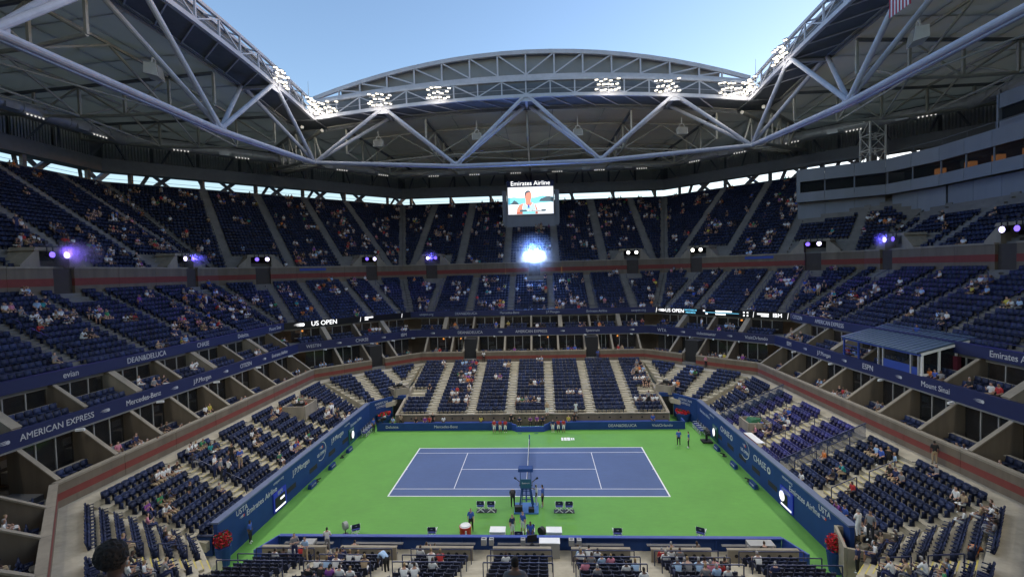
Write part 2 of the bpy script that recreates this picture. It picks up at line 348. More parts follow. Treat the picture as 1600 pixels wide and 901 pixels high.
# ------------------------------------------------------------------ court-side walls
def emblem(parent, pos, t, n_in, s, m, m2=None):
    """flaming ball: disc with streaks"""
    t = Vector(t).normalized(); n = Vector(n_in).normalized(); up = n.cross(t); p = Vector(pos)
    mb = MB(); K = 14
    disc = [p + n*.02 + t*(s*.75+s*.42*math.cos(6.283*k/K)) + up*(s*.42*math.sin(6.283*k/K)) for k in range(K)]
    mb.prism(disc, n*.01); part('emblem_ball', mb, m, parent)
    mb = MB()
    for y0, y1, x0 in ((.45,.22,-1.3), (.12,-.05,-1.7), (-.18,-.38,-1.1)):
        mb.prism([p+n*.02+t*s*x0+up*s*(y0+y1)/2*.8, p+n*.02+t*s*.3+up*s*y1, p+n*.02+t*s*.5+up*s*y0], n*.01)
    part('emblem_flame', mb, m2 or m, parent)
for sg, nm in ((-1, 'left'), (1, 'right')):
    w = thing('courtside_wall', 'tall navy sponsor wall behind the %s baseline' % nm, 'wall', (sg*20, -1, 0), 'walls behind the baselines')
    face = part('wall_panel', MB().box((sg*20.14, -1.15, 1.4), (.28, 28.3, 2.8)), M_NAVY, w)
    part('top_rail', MB().box((sg*20.2, -1.15, 2.86), (.55, 28.3, .12)), mat('grey_blue_cap', (.10,.13,.22), .5), w)
    cx = sg*20.0
    # angled return beside the tunnel
    a, b = Vector((sg*20.0, 13.0, 0)), Vector((sg*18.05, 16.1, 0)); d = (b-a).normalized(); nn = Vector((-sg*d.y, sg*d.x, 0)) if True else 0
    if nn.dot(Vector((-a.x, -a.y, 0))) < 0: nn = -nn
    ret = part('angled_panel', MB().hexa([a, b, b-nn*.3, a-nn*.3, a+Vector((0,0,2.9)), b+Vector((0,0,2.9)), b-nn*.3+Vector((0,0,2.9)), a-nn*.3+Vector((0,0,2.9))]), M_NAVY, w)
    td = d if sg < 0 else -d; c = (a+b)/2 + nn*.02
    text('AMERICAN', .42, (c.x, c.y, 2.45), td, nn, M_LETTERG, ret); text('EXPRESS', .42, (c.x, c.y, 2.02), td, nn, M_LETTERG, ret)
    t = Vector((0, -sg, 0)); ni = Vector((-sg, 0, 0)); X = sg*19.99
    T = lambda b_, s_, y, z, m_=M_LETTERG, sx=1: text(b_, s_, (X, y, z), t, ni, m_, face, sx=sx)
    T('Emirates Airline', .62, -10.2, 1.95, M_LETTER); T('usopen.org', .34, -7.9, 2.45); T('USTA', .55, -12.7, 2.45, M_LETTER)
    emblem(face, (X, -12.7, 2.02), t, ni, .22, M_REDP, M_LETTER)
    if sg < 0:
        T('J.P.Morgan', .70, -4.2, 2.05, M_LETTER); T('J.P.Morgan', .70, 3.5, 2.05, M_LETTER); T('Emirates Airline', .5, 8.6, 2.0); T('usopen.org', .30, 6.0, 2.5)
    else:
        T('CHASE', .78, -3.3, 1.95, M_LETTER); T('CHASE', .78, 4.4, 1.95, M_LETTER); T('Emirates Airline', .5, 10.4, 2.0); T('usopen.org', .30, 8.1, 2.5)
        for yy in (-5.0, 2.7):
            mb = MB(); q = [Vector((X-.02, yy+.30*math.cos(k*math.pi/4+.39), 1.95+.30*math.sin(k*math.pi/4+.39))) for k in range(8)]; q2 = [Vector((X-.02, yy+.15*math.cos(k*math.pi/4+.39), 1.95+.15*math.sin(k*math.pi/4+.39))) for k in range(8)]
            for k in range(8):
                if k % 2 == 0 or True: mb.quad(q[k], q[(k+1)%8], q2[(k+1)%8], q2[k])
            part('emblem_octagon', mb, M_LETTER, face)
    T('US OPEN', .42, -.3, 1.72, M_LETTER); emblem(face, (X, -.3, 2.3), t, ni, .30, M_REDP, M_LETTER)
    mb = MB()
    for k in range(16):
        a0, a1 = -2.2+k*.24, -2.2+(k+1)*.24
        pr = lambda a, r: Vector((X-.02*sg*0-sg*.01, -.3 - sg*(r*math.cos(a)), 1.95+r*.85*math.sin(a)))
        mb.quad(pr(a0,.95), pr(a1,.95), pr(a1,1.03), pr(a0,1.03))
    part('emblem_ring', mb, M_LETTER, face)
    # recessed line-judge hatches
    for y in ((-6, -2.0, 2.0, 5.4) if sg < 0 else (-5.6, -2.6, .2, 3.0, 6)):
        part('hatch', MB().box((sg*20.0-sg*.0, y, .95), (.03, 1.5, .42)), M_DARK, w)
    # clock / serve-speed boards
    brd = part('display_board', MB().box((sg*19.96, -7.9, .95), (.10, 1.9, 1.5)), mat('display_housing', (.02,.12,.16) if sg > 0 else (.02,.03,.5), .4), w)
    T2 = lambda b_, s_, y, z: text(b_, s_, (sg*19.90, y, z), t, ni, M_LETTERG, brd)
    part('display_screen', MB().box((sg*19.905, -7.9-.28*sg*-1 if sg > 0 else -7.9, .85), (.02, 1.0 if sg > 0 else 1.5, .85)), M_BLACK, brd)
    part('display_strip', MB().box((sg*19.90, -7.9, .33), (.02, 1.5, .12)), M_LEDW, brd)
    if sg > 0:
        mb = MB(); mb.prism([Vector((19.9, -7.3+.38*math.cos(.3927*k), .95+.38*math.sin(.3927*k))) for k in range(16)], (-.02,0,0)); part('clock_face', mb, M_LEDW, brd); T2('CITIZEN', .34, -7.9, 1.52)
    else:
        T2('IBM', .45, -7.9, 1.52); part('display_text', MB().box((-19.89, -7.6, .95), (.01, .6, .16)), M_LEDW, brd)
    b2 = part('display_board', MB().box((sg*19.96, 7.0, .95), (.10, 1.4, 1.6)), mat('display_green', (.01,.10,.08), .4), w)
    part('display_screen', MB().box((sg*19.905, 6.8, .85), (.02, .6, .9)), M_BLACK, b2)
    mb = MB(); mb.prism([Vector((sg*19.9, 7.3+.3*math.cos(.3927*k), .95+.42*math.sin(.3927*k))) for k in range(16)], (-.02*sg,0,0)); part('clock_face', mb, M_LEDW, b2)
    text('CITIZEN', .3, (sg*19.9, 7.0, 1.55), t, ni, M_LETTERG, b2)
    # tunnel into the corner
    tn = thing('tunnel_entrance', 'dark players tunnel between %s wall and far stand' % nm, 'tunnel', (sg*17.4, 16.4, 0), 'court entrances')
    part('tunnel_shade_block', MB().box((sg*17.35, 18.6, 1.2), (1.7, 3.6, 2.4)), M_DARK, tn)  # solid near-black box stands in for the shade inside the tunnel
    part('side_wall', MB().hexa([(sg*16.75,12.9,0),(sg*16.45,12.9,0),(sg*16.2,19.6,0),(sg*16.5,19.6,0),(sg*16.75,12.9,1.45),(sg*16.45,12.9,1.45),(sg*16.2,19.6,3.4),(sg*16.5,19.6,3.4)]), M_CAP, tn)
    part('lintel', MB().box((sg*17.35, 16.85, 2.62), (1.75, .4, .45)), M_NAVY, tn)
    text('EXIT' if False else '+', .3, (sg*17.3, 16.63, 2.62), (1,0,0), (0,-1,0), M_RED, tn, name='sign_mark')
# far barrier with benches
fb = thing('courtside_barrier', 'low navy barrier on the far side in front of the benches', 'barrier', (0, 11.2, 0))
for x0, x1, y in ((-18.5, -2.2, 11.25), (2.2, 18.0, 11.25)):
    bp = part('barrier_panel', MB().box(((x0+x1)/2, y, .45), (x1-x0, .16, .9)), M_NAVY, fb)
    for body, px in (('Deloitte.', -16.6), ('Mercedes-Benz', -10.1), ('DEAN&DELUCA', 10.8), ('VisitOrlando', 15.4)):
        if x0 < px < x1: text(body, .46, (px, y-.085, .46), (1,0,0), (0,-1,0), M_LETTER, bp)
for sg in (-1, 1): part('barrier_panel', MB().hexa([(sg*2.2,11.17,0),(sg*1.6,10.55,0),(sg*1.6,10.7,0),(sg*2.2,11.33,0),(sg*2.2,11.17,.8),(sg*1.6,10.55,.8),(sg*1.6,10.7,.8),(sg*2.2,11.33,.8)]), M_NAVY2, fb)
part('barrier_panel', MB().box((0, 10.62, .3), (3.2, .14, .6)), M_NAVY2, fb)
part('end_panel', MB().box((18.0, 12.0, .45), (.14, 1.34, .9)), M_NAVY2, fb)
bn = thing('courtside_bench', 'long blue bench rail behind the far barrier', 'bench', (0, 12.3, 0))
for x0, x1 in ((-15.5, -3.0), (3.2, 16.4)):
    part('seat', MB().box(((x0+x1)/2, 12.35, .62), (x1-x0, .4, .08)), M_NAVY2, bn)
    for k in range(9): part('leg', MB().box((x0+(x1-x0)*(k+.5)/9, 12.35, .29), (.07,.3,.58)), M_NAVY, bn)
    part('floor_deck', MB().box(((x0+x1)/2, 12.2, .03), (x1-x0, 1.3, .06)), M_CAP, bn)
fw = thing('stand_front_wall', 'tan front wall under the first far row with small round vents', 'wall', (0, 12.95, 0))
part('wall_face', MB().box((0, 12.93, .68), (33.2, .2, 1.36)), M_TAN, fw); part('coping', MB().box((0, 12.9, 1.42), (33.4, .34, .12)), M_CAP, fw)
vent = MB().tube((0,-.01,0), (0,.03,0), .11, 10).mesh('vent', M_DARK)
for k in range(26): part('vent', vent, None, fw, Matrix.Translation((-16+k*1.28, 12.82, .95)))
# near barrier
nb = thing('courtside_barrier', 'low navy barrier on the near side with blue top rail', 'barrier', (0, -13.3, 0))
for k in range(8):
    x0 = -16.9+k*4.23
    part('barrier_panel', MB().box((x0+2.1, -13.3, .48), (4.15, .12, .96)), M_NAVY, nb); part('post', MB().box((x0, -13.34, .5), (.1, .2, 1.0)), M_NAVY, nb)
part('top_rail', MB().box((0, -13.33, 1.0), (33.9, .30, .07)), M_NAVY2, nb)
for sg in (-1, 1): part('end_panel', MB().hexa([(sg*16.95,-13.25,0),(sg*17.05,-13.25,0),(sg*17.75,-15.1,0),(sg*17.6,-15.1,0),(sg*16.95,-13.25,1.0),(sg*17.05,-13.25,1.0),(sg*17.75,-15.1,1.0),(sg*17.6,-15.1,1.0)]), M_NAVY2, nb)
dk = thing('press_floor', 'concrete floor strip behind the near barrier with long desks', 'platform', (0,-14.5,0))
part('floor_deck', MB().box((0,-14.55,.06), (33.4,2.3,.12)), M_CONC, dk)
for c in (-9.8, -4.9, 0, 4.9, 9.8, 14.6, -14.6):
    part('desk_top', MB().box((c, -13.85, .78), (3.4, .26, .05)), mat('dark_desk', (.07,.07,.08), .5), dk)
# concrete front blocks of the near stand with round vents, one per seating block
for k, c in enumerate((-14.7, -9.8, -4.9, 0, 4.9, 9.8, 14.7)):
    w_ = 3.6 if abs(c) < 14 else 4.2
    bl = thing('stand_front_wall', 'concrete front wall of near stand with round vents, %s from the left' % ORD[k], 'wall', (c, -15.6, 0), 'front walls of the near stand')
    part('wall_face', MB().box((c, -15.58, .82), (w_, .2, 1.4)), M_CAP, bl); part('coping', MB().box((c, -15.55, 1.55), (w_+.05, .24, .05)), M_CAP, bl)
    for q in range(6): part('vent', vent, None, bl, Matrix.Translation((c-w_/2+.5+q*(w_-1)/5, -15.69, 1.2)))
    ang = ang2((0, 1))
    nn_ = int((w_-.1)/.54)
    for q in range(nn_): SEATS.append(dict(pos=Vector((c+(q-(nn_-1)/2)*.54, -14.75, .12)), ang=ang, tier='press row', sec='near', row=0, block=k, idx=q, m=0))
# row-end rails of the near stand
for k, c in enumerate((-14.7, -9.8, -4.9, 0, 4.9, 9.8, 14.7)):
    rr = thing('row_rail', 'dark rails between seat rows of near block %s from the left' % ORD[k], 'railing', (c, -17, 1.0), 'row rails of the near stand')
    for i in (1, 3, 5):
        y, z = -15.75-.9*i-.02, .8+.36*i
        part('rail', MB().bar((c-1.85, y, z+.92), (c+1.85, y, z+.92), .05).bar((c-1.85, y, z), (c-1.85, y, z+.9), .05).bar((c+1.85, y, z), (c+1.85, y, z+.9), .05), M_RAIL, rr)
# violet block: glass screens
for k, y in enumerate((7.6, -5.4)):
    g = thing('glass_screen', 'blue tinted glass screen closing the violet seat block, %s end' % ('far' if k == 0 else 'near'), 'screen', (23.9, y, 1.8), 'screens round the violet seats')
    for i in range(5):
        x0, x1 = 20.6+i*1.36, 20.6+(i+1)*1.36; z0, z1 = 1.75+i*.6, 1.75+(i+1)*.6
        part('pane', MB().hexa([(x0+.03,y-.03,z0),(x1-.03,y-.03,z1),(x1-.03,y+.03,z1),(x0+.03,y+.03,z0),(x0+.03,y-.03,z0+1.2),(x1-.03,y-.03,z1+1.2),(x1-.03,y+.03,z1+1.2),(x0+.03,y+.03,z0+1.2)]), M_RAILGLASS, g)
    part('top_rail', MB().bar((20.6,y,2.98), (27.4,y,5.98), .07), M_RAIL, g)
# camera pits in the stands: low concrete boxes
def pit(x, y, z, w, d, h, rz, label, m=M_CAP):
    r = thing('camera_pit', label, 'platform', (x, y, z), rot=rz)
    MM = Matrix.Translation((x,y,z)) @ Matrix.Rotation(rz,4,'Z')
    for nm_, c, s_ in (('side_wall',(-w/2,0,h/2),(.16,d,h)), ('side_wall',(w/2,0,h/2),(.16,d,h)), ('front_wall',(0,d/2,h/2),(w-.17,.16,h)), ('back_wall',(0,-d/2,h/2),(w-.17,.16,h)), ('floor_deck',(0,0,.05),(w-.2,d-.2,.1))):
        part(nm_, MB().box(c, s_), M_DARK if nm_ == 'floor_deck' else m, r, MM)
    return r
pit(-25.3, 6.2, 3.4, 3.0, 2.4, 1.5, math.pi/2, 'tan concrete camera pit in the middle of the left lower stand')
pit(22.6, 3.4, 2.2, 2.2, 2.2, 1.3, 0, 'concrete camera pit with green cover at front of violet seats')
pit(20.9, -16.3, .6, 3.6, 2.6, 1.9, -.35, 'concrete camera pit at the near right corner beside red flowers')
pit(-17.7, 17.9, 2.6, 2.0, 2.0, 1.1, .7, 'small camera pit above the left players tunnel')
pit(17.7, 17.9, 2.6, 2.0, 2.0, 1.1, -.7, 'small camera pit above the right players tunnel')
lw = thing('pit_wall', 'low navy wall of the near left camera pit beside red flowers', 'wall', (-21.7, -15.2, 0))
part('wall_panel', MB().box((-22.0, -15.25, 1.35), (3.2, .16, 1.3)), M_NAVY, lw); part('top_rail', MB().box((-22.0, -15.25, 2.03), (3.3, .24, .06)), M_RAIL, lw)
part('floor_deck', MB().box((-21.6, -16.2, .35), (4.0, 1.8, .7)), M_CONC, lw)
# ------------------------------------------------------------------ suites (two levels)
UP = ('far','fl','fr','left','right')
SUITE_TXT = {'left': [('AMERICAN EXPRESS',-14.1),('Mercedes-Benz',-7.0),('J.P.Morgan',0),('CITIZEN',7.0),('Emirates Airline',14.1)],
  'fl': [('WESTIN',-7.1),('CHASE',0),('IBM',7.0)], 'far': [('DEAN&DELUCA',-9.9),('AMERICAN EXPRESS',0),('Spectrum',9.8)],
  'fr': [('WTA',-7.1),('ticketmaster',0),('VisitOrlando',6.9)], 'right': [('IBM',-15.2),('J.P.Morgan',-8.0),('ESPN',-1.1),('Mount Sinai',6.5)], 'nl': [], 'nr': []}
SUITE_EMB = {'left': [-17.6,-10.6,-3.6,3.5,10.6], 'fl': [-3.5,3.5], 'far': [-5.0,-16.0,5.0,16.0], 'fr': [-3.6,3.4], 'right': [-11.6,-4.5,2.8,10.3], 'nl': [], 'nr': []}
LOGE_TXT = {'left': [('evian',-10.5),('DEAN&DELUCA',-3.3),('CHASE',4.0),('Deloitte.',11.0),('Mount Sinai',18.0)], 'fl': [],
  'far': [('usopen.org',-17.6),('DEAN&DELUCA',-10.9),('Mercedes-Benz',-3.6),('J.P.Morgan',3.6),('Emirates Airline',10.8),('usopen.org',17.6)], 'fr': [], 'right': [('CITIZEN',-18.5),('AMERICAN EXPRESS',-11.8),('Emirates Airline',9.9)]}
LAMPS = []
def suites(sec, level):
    R, zf, fz0, fz1, Rb, zc, sp = ((28.9, 5.25, None, None, 32.3, 8.5, 4.2) if level == 0 else (31.8, 9.05, 8.5, 9.62, 35.0, 11.45, 4.72))
    r = thing('suite_tier', '%s suite balconies with sloped partitions, %s' % ('lower' if level == 0 else 'upper', SNAME[sec]), 'balcony', P(sec,R,0,zf), 'balcony suites')
    h = hlen(sec, R); hb = hlen(sec, Rb)
    def slab(R0, R1, z0, z1, nm, m):
        a, b = hlen(sec,R0), hlen(sec,R1)
        return part(nm, MB().hexa([P(sec,R0,-a,z0),P(sec,R0,a,z0),P(sec,R1,b,z0),P(sec,R1,-b,z0),P(sec,R0,-a,z1),P(sec,R0,a,z1),P(sec,R1,b,z1),P(sec,R1,-b,z1)]), m, r)
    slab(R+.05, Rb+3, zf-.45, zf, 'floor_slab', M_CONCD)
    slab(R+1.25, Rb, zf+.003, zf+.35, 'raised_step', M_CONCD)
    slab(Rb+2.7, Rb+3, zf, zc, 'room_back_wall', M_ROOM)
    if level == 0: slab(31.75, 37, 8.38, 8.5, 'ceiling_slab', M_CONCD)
    tuns = TUN[sec] if level == 0 else []
    if sec in ('left','right'): us = [(-18.9+sp*.5)+k*sp for k in range(9) if abs((-18.9+sp*.5)+k*sp) < h+.5]
    else:
        k = int(h/sp); us = [q*sp for q in range(-k, k+1)]
    # partitions: sloped top falling to the front
    edges = []
    for t_ in tuns: edges += [t_-1.05, t_+1.05]
    us = [u for u in us if all(abs(u-t_) > 2.3 for t_ in tuns)]
    zb = zc-.02
    for j, u in enumerate(sorted(us+edges)):
        thick = .55 if (level == 1 and j % 2 == 0) else .2
        def pp(R_, z, s): return P(sec, R_, u+s*thick/2, z)
        zt0, ztm = (6.42, 8.35) if level == 0 else (9.66, 11.3)
        Rm = R+2.9 if level == 0 else R+2.7
        pts = [(R+.32, zf-.2), (Rb+.2, zf-.2), (Rb+.2, zb), (Rm, ztm), (R+.32, zt0)]
        pa = part('partition', MB().prism([pp(a, b, -1) for a, b in pts], tvec(sec)*thick), M_TAN if thick < .4 else M_CAP, r)
        L0, L1 = P(sec,R+.30,u,zt0+.04), P(sec,Rm,u,ztm+.04)
        part('coping', MB().bar(L0, L1, thick+.1, .09), M_CAP, pa)
    for t_ in tuns: part('tunnel_wall', MB().box((0,0,0), (.1,.1,.1)).__class__().hexa([P(sec,29.6,t_-.95,4.8),P(sec,29.6,t_+.95,4.8),P(sec,31.5,t_+.95,4.8),P(sec,31.5,t_-.95,4.8),P(sec,29.6,t_-.95,8.3),P(sec,29.6,t_+.95,8.3),P(sec,31.5,t_+.95,8.3),P(sec,31.5,t_-.95,8.3)]), M_DARK, r)  # dark block fills the passage, its colour stands in for shade
    # glass back, mullions, counter, seats
    ed = [-h] + sorted(us+edges) + [h]
    for a, b in zip(ed, ed[1:]):
        w = b-a; mid = (a+b)/2
        if w < 1.6 or any(abs(mid-t_) < 1.1 for t_ in tuns): continue
        if not in_frame(P(sec,R,mid,zf+1), 150): continue
        n_p = 3
        for k in range(n_p):
            c0, c1 = a+.12+(w-.24)*k/n_p, a+.12+(w-.24)*(k+1)/n_p
            part('glass_pane', MB().hexa([P(sec,Rb,c0+.05,zf+.35),P(sec,Rb,c1-.05,zf+.35),P(sec,Rb+.03,c1-.05,zf+.35),P(sec,Rb+.03,c0+.05,zf+.35),P(sec,Rb,c0+.05,zc-.25),P(sec,Rb,c1-.05,zc-.25),P(sec,Rb+.03,c1-.05,zc-.25),P(sec,Rb+.03,c0+.05,zc-.25)]), M_GLASS, r)
            if k: part('mullion', MB().bar(P(sec,Rb-.02,c0,zf+.3), P(sec,Rb-.02,c0,zc), .08), M_GREYB, r)
        ch = part('counter', MB().bar(P(sec,R+2.25,a+.35,zf+1.05), P(sec,R+2.25,b-.45,zf+1.05), .4, .06), M_CAP, r)
        if level == 0 or True:
            for row, (rr, dz) in enumerate(((.72, 0), (1.6, .35))):
                nn_ = int((w-.9)/.56)
                for q in range(nn_):
                    u = mid+(q-(nn_-1)/2)*.56
                    SEATS.append(dict(pos=P(sec,R+rr,u,zf+dz), ang=sec_angle(sec), tier='lower suites' if level == 0 else 'upper suites', sec=sec, row=row, block=int((mid+30)/sp), idx=q, m=0))
        if random.random() < .5: part('room_light', MB().bar(P(sec,Rb+1.6,mid-w*.3,zc-.12), P(sec,Rb+1.6,mid+w*.3,zc-.12), .12, .05), emat('room_strip_light', (1,.72,.45), 3.0), r)
        if random.random() < .5: part('room_furniture', MB().box(P(sec,Rb+1.8,mid+random.uniform(-.6,.6),zf+.75), (.9,.9,.8), sec_angle(sec)).box(P(sec,Rb+2.4,mid-.4,zf+1.6), (.8,.1,.5), sec_angle(sec)), M_GREYB, r)
        if random.random() < .12: LAMPS.append((P(sec,Rb+1.4,mid+random.uniform(-.8,.8),zc-.75), level, sec))
    if level == 1:
        a, b = hlen(sec, R), hlen(sec, R+.3)
        fc = part('fascia', MB().hexa([P(sec,R,-a,fz0),P(sec,R,a,fz0),P(sec,R+.3,b,fz0),P(sec,R+.3,-b,fz0),P(sec,R,-a,fz1),P(sec,R,a,fz1),P(sec,R+.3,b,fz1),P(sec,R+.3,-b,fz1)]), M_FASCIA, r)
        for body, u in SUITE_TXT[sec]: text(body, .62 if len(body) > 5 else .72, P(sec,R-.01,u,9.07), tvec(sec), -nvec(sec), M_LETTER, fc, sx=.92)
        for u in SUITE_EMB[sec]: emblem(fc, P(sec,R-.01,u,9.07), tvec(sec), -nvec(sec), .30, M_LETTER)
        for k in range(-2, 3):
            u = k*h/2.6+1.2
            if in_frame(P(sec,R,u,8.4)):
                c0 = P(sec,R-.25,u,8.45); part('camera_box', MB().bar(c0, c0+(-nvec(sec)*.5+tvec(sec)*.2), .16, .16), M_WHITE, r)
for s in UP + ('nl','nr'):
    suites(s, 0); suites(s, 1)
for k, (p, lv, sec) in enumerate(LAMPS):
    l = tag(part('suite_lamp', MB().tube(p, p+Vector((0,0,.22)), .16, 10, .10), M_WARM), 'small warm lamp glowing inside %s suite room, %s, %s lamp along the ring' % ('lower' if lv == 0 else 'upper', SNAME[sec], ORD[k]), 'lamp', 'lamps in the suites')

# ------------------------------------------------------------------ loge tier
for s in UP + ('near',):
    d0, d1 = 34.9, 46.9
    e0, e1 = hlen(s,d0), hlen(s,d1)
    q = lambda R, u: (P(s,R,u,0).x, P(s,R,u,0).y)
    al = [-17.2,-10.35,-3.45,3.45,10.35,17.2] if len(s) > 2 else [-8.6,-3.6,3.6,8.6]
    if s in ('left','right'): al = [-15.5,-8.6,-1.7,5.2,12.1,18.6] if s == 'left' else [-18.6,-12.1,-5.2,1.7,8.6,15.5]
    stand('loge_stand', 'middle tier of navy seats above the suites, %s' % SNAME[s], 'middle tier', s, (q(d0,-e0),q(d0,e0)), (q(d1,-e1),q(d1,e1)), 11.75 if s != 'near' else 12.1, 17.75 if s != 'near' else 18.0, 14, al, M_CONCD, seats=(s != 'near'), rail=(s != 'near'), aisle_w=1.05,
          filt=lambda p: in_frame(p, 60) and not any(abs((p-P(v,46.5,u,0)).dot(tvec(v))) < 1.5 and abs((p-P(v,46.5,u,0)).dot(nvec(v))) < 2.0 for v, u in VOMS if v == s))
    if s == 'near': continue
    f = thing('loge_fascia', 'navy sponsor fascia along the front of the middle tier, %s' % SNAME[s], 'fascia', P(s,34.5,0,11.45), 'fascias of the middle tier')
    a, b = hlen(s,34.5), hlen(s,34.9)
    led = s in ('fl','fr')
    pn = part('fascia_panel', MB().hexa([P(s,34.5,-a,11.45),P(s,34.5,a,11.45),P(s,34.9,b,11.45),P(s,34.9,-b,11.45),P(s,34.5,-a,12.35),P(s,34.5,a,12.35),P(s,34.9,b,12.35),P(s,34.9,-b,12.35)]), mat('led_ribbon_off', (.008,.009,.012), .3) if led else M_FASCIA, f)
    part('top_rail', MB().bar(P(s,34.7,-a,12.8), P(s,34.7,a,12.8), .06), M_RAIL, f)
    for body, u in LOGE_TXT[s]: text(body, .58 if s == 'far' else .68, P(s,34.49,u,11.9), tvec(s), -nvec(s), M_LETTERG if s == 'far' else M_LETTER, pn, sx=.9)
    LT_ = lambda b_, sz, u, z, m: text(b_, sz, P(s,34.48,u,z), tvec(s), -nvec(s), m, pn)
    if s == 'fl':
        LT_('US OPEN', .95, -4.4, 11.9, M_LEDW); emblem(pn, P(s,34.48,-7.9,11.9), tvec(s), -nvec(s), .55, M_LEDW)
        part('led_bar', MB().bar(P(s,34.47,1.9,12.1), P(s,34.47,3.3,12.1), .02, .2), M_LEDW, pn); part('led_bar', MB().bar(P(s,34.47,1.9,11.78), P(s,34.47,2.5,11.78), .02, .16), M_LEDW, pn)
        for u in (1.2, 8.4): part('led_slash', MB().bar(P(s,34.47,u-.06,11.55), P(s,34.47,u+.06,12.25), .07, .02), M_LEDW, pn)
    if s == 'fr':
        emblem(pn, P(s,34.48,-8.9,11.9), tvec(s), -nvec(s), .5, M_LEDW); LT_('US OPEN', .8, -6.6, 11.9, M_LEDW)
        LT_('MATCHES IN', .34, -3.9, 12.1, M_LEDC); LT_('PROGRESS', .34, -3.9, 11.72, M_LEDC)
        [part('led_bar', MB().bar(P(s,34.47,a_,z_), P(s,34.47,b_,z_), .02, .2), M_LEDW, pn) for a_, b_, z_ in ((0,2.4,12.12),(0,1.5,11.7),(-1.9,-1.6,12.12),(-1.5,-1.2,11.7),(4.0,4.2,12.12),(4.5,4.7,12.12),(4.0,4.2,11.7),(4.5,4.7,11.7))]
        part('led_line', MB().bar(P(s,34.48,-1.6,11.9), P(s,34.48,3.4,11.9), .03, .05), M_LEDC, pn)
        part('led_bar', MB().bar(P(s,34.47,5.9,12.02), P(s,34.47,7.4,12.02), .02, .2), M_LEDW, pn); part('led_bar', MB().bar(P(s,34.47,6.4,11.74), P(s,34.47,7.4,11.74), .02, .12), M_LEDW, pn); LT_('IBM', .75, 8.5, 11.9, M_LEDW)
        for u in (-9.8, 5.4, 9.8): part('led_slash', MB().bar(P(s,34.47,u-.06,11.5), P(s,34.47,u+.06,12.3), .08, .02), M_LEDW, pn)

# ------------------------------------------------------------------ parapet behind the loge and hooded vomitories
stage_spots = []
for s in UP:
    w = thing('parapet_wall', 'tan wall with red band between middle and upper tiers, %s' % SNAME[s], 'wall', P(s,47,0,17.7), 'walls between middle and upper tiers')
    h = hlen(s, 47); vs_ = sorted(u for v, u in VOMS if v == s)
    cuts = [-h] + [x for u in vs_ for x in (u-1.1, u+1.1)] + [h]
    for a, b in zip(cuts[::2], cuts[1::2]):
        ringwall(s, 47, 17.6, 18.55, .35, M_TAN, 'wall_base', w, a, b); ringwall(s, 46.99, 18.55, 19.3, .36, M_RED, 'brick_band', w, a, b)
        ringwall(s, 47, 19.3, 20.3, .35, M_TAN, 'wall_face', w, a, b); ringwall(s, 46.93, 20.3, 20.48, .5, M_CAP, 'coping', w, a, b)
    for u in vs_:
        part('doorway_shade_fill', MB().hexa([P(s,47.32,u-1.1,17.6),P(s,47.32,u+1.1,17.6),P(s,48.9,u+1.1,17.6),P(s,48.9,u-1.1,17.6),P(s,47.32,u-1.1,20.3),P(s,47.32,u+1.1,20.3),P(s,48.9,u+1.1,20.3),P(s,48.9,u-1.1,20.3)]), mat('painted_doorway_shade', (.06,.05,.045), .9), w)  # solid block, its dark brown stands in for shade in the doorway
    if s in ('fl','fr'):
        u = (-1.5 if s == 'fl' else 1.5); sg_ = part('wall_sign', MB().bar(P(s,46.95,u-2.2,19.95), P(s,46.95,u+2.2,19.95), .04, .42), M_NAVY2, w)
for j, (s, u) in enumerate(VOMS):
    v = thing('vomitory_hood', 'sloped concrete entrance hood at front of upper tier, %s, %s' % (SNAME[s], {0:'central',1:'left',2:'right'}[0 if abs(u) < 3 else (1 if u < 0 else 2)]), 'entrance', P(s,48,u,20.3), 'entrance hoods of the upper tier')
    for sg in (-1, 1):
        part('side_wall', MB().prism([P(s,47.9,u+sg*1.5,19.8), P(s,47.9,u+sg*3.4,19.8), P(s,47.9,u+sg*3.3,20.7), P(s,47.9,u+sg*1.9,22.1), P(s,47.9,u+sg*1.5,22.1)], nvec(s)*2.6), M_CAP, v)
    part('roof_slab', MB().prism([P(s,47.8,u-2.1,22.1), P(s,47.8,u+2.1,22.1), P(s,47.8,u+1.9,22.45), P(s,47.8,u-1.9,22.45)], nvec(s)*2.8), M_CAP, v)
    part('opening_shade_panel', MB().prism([P(s,49.6,u-1.5,19.8), P(s,49.6,u+1.5,19.8), P(s,49.6,u+1.5,22.1), P(s,49.6,u-1.5,22.1)], nvec(s)*.2), M_DARK, v)  # near-black panel paints the shade at the back of the hood
    stage_spots.append((s, u))

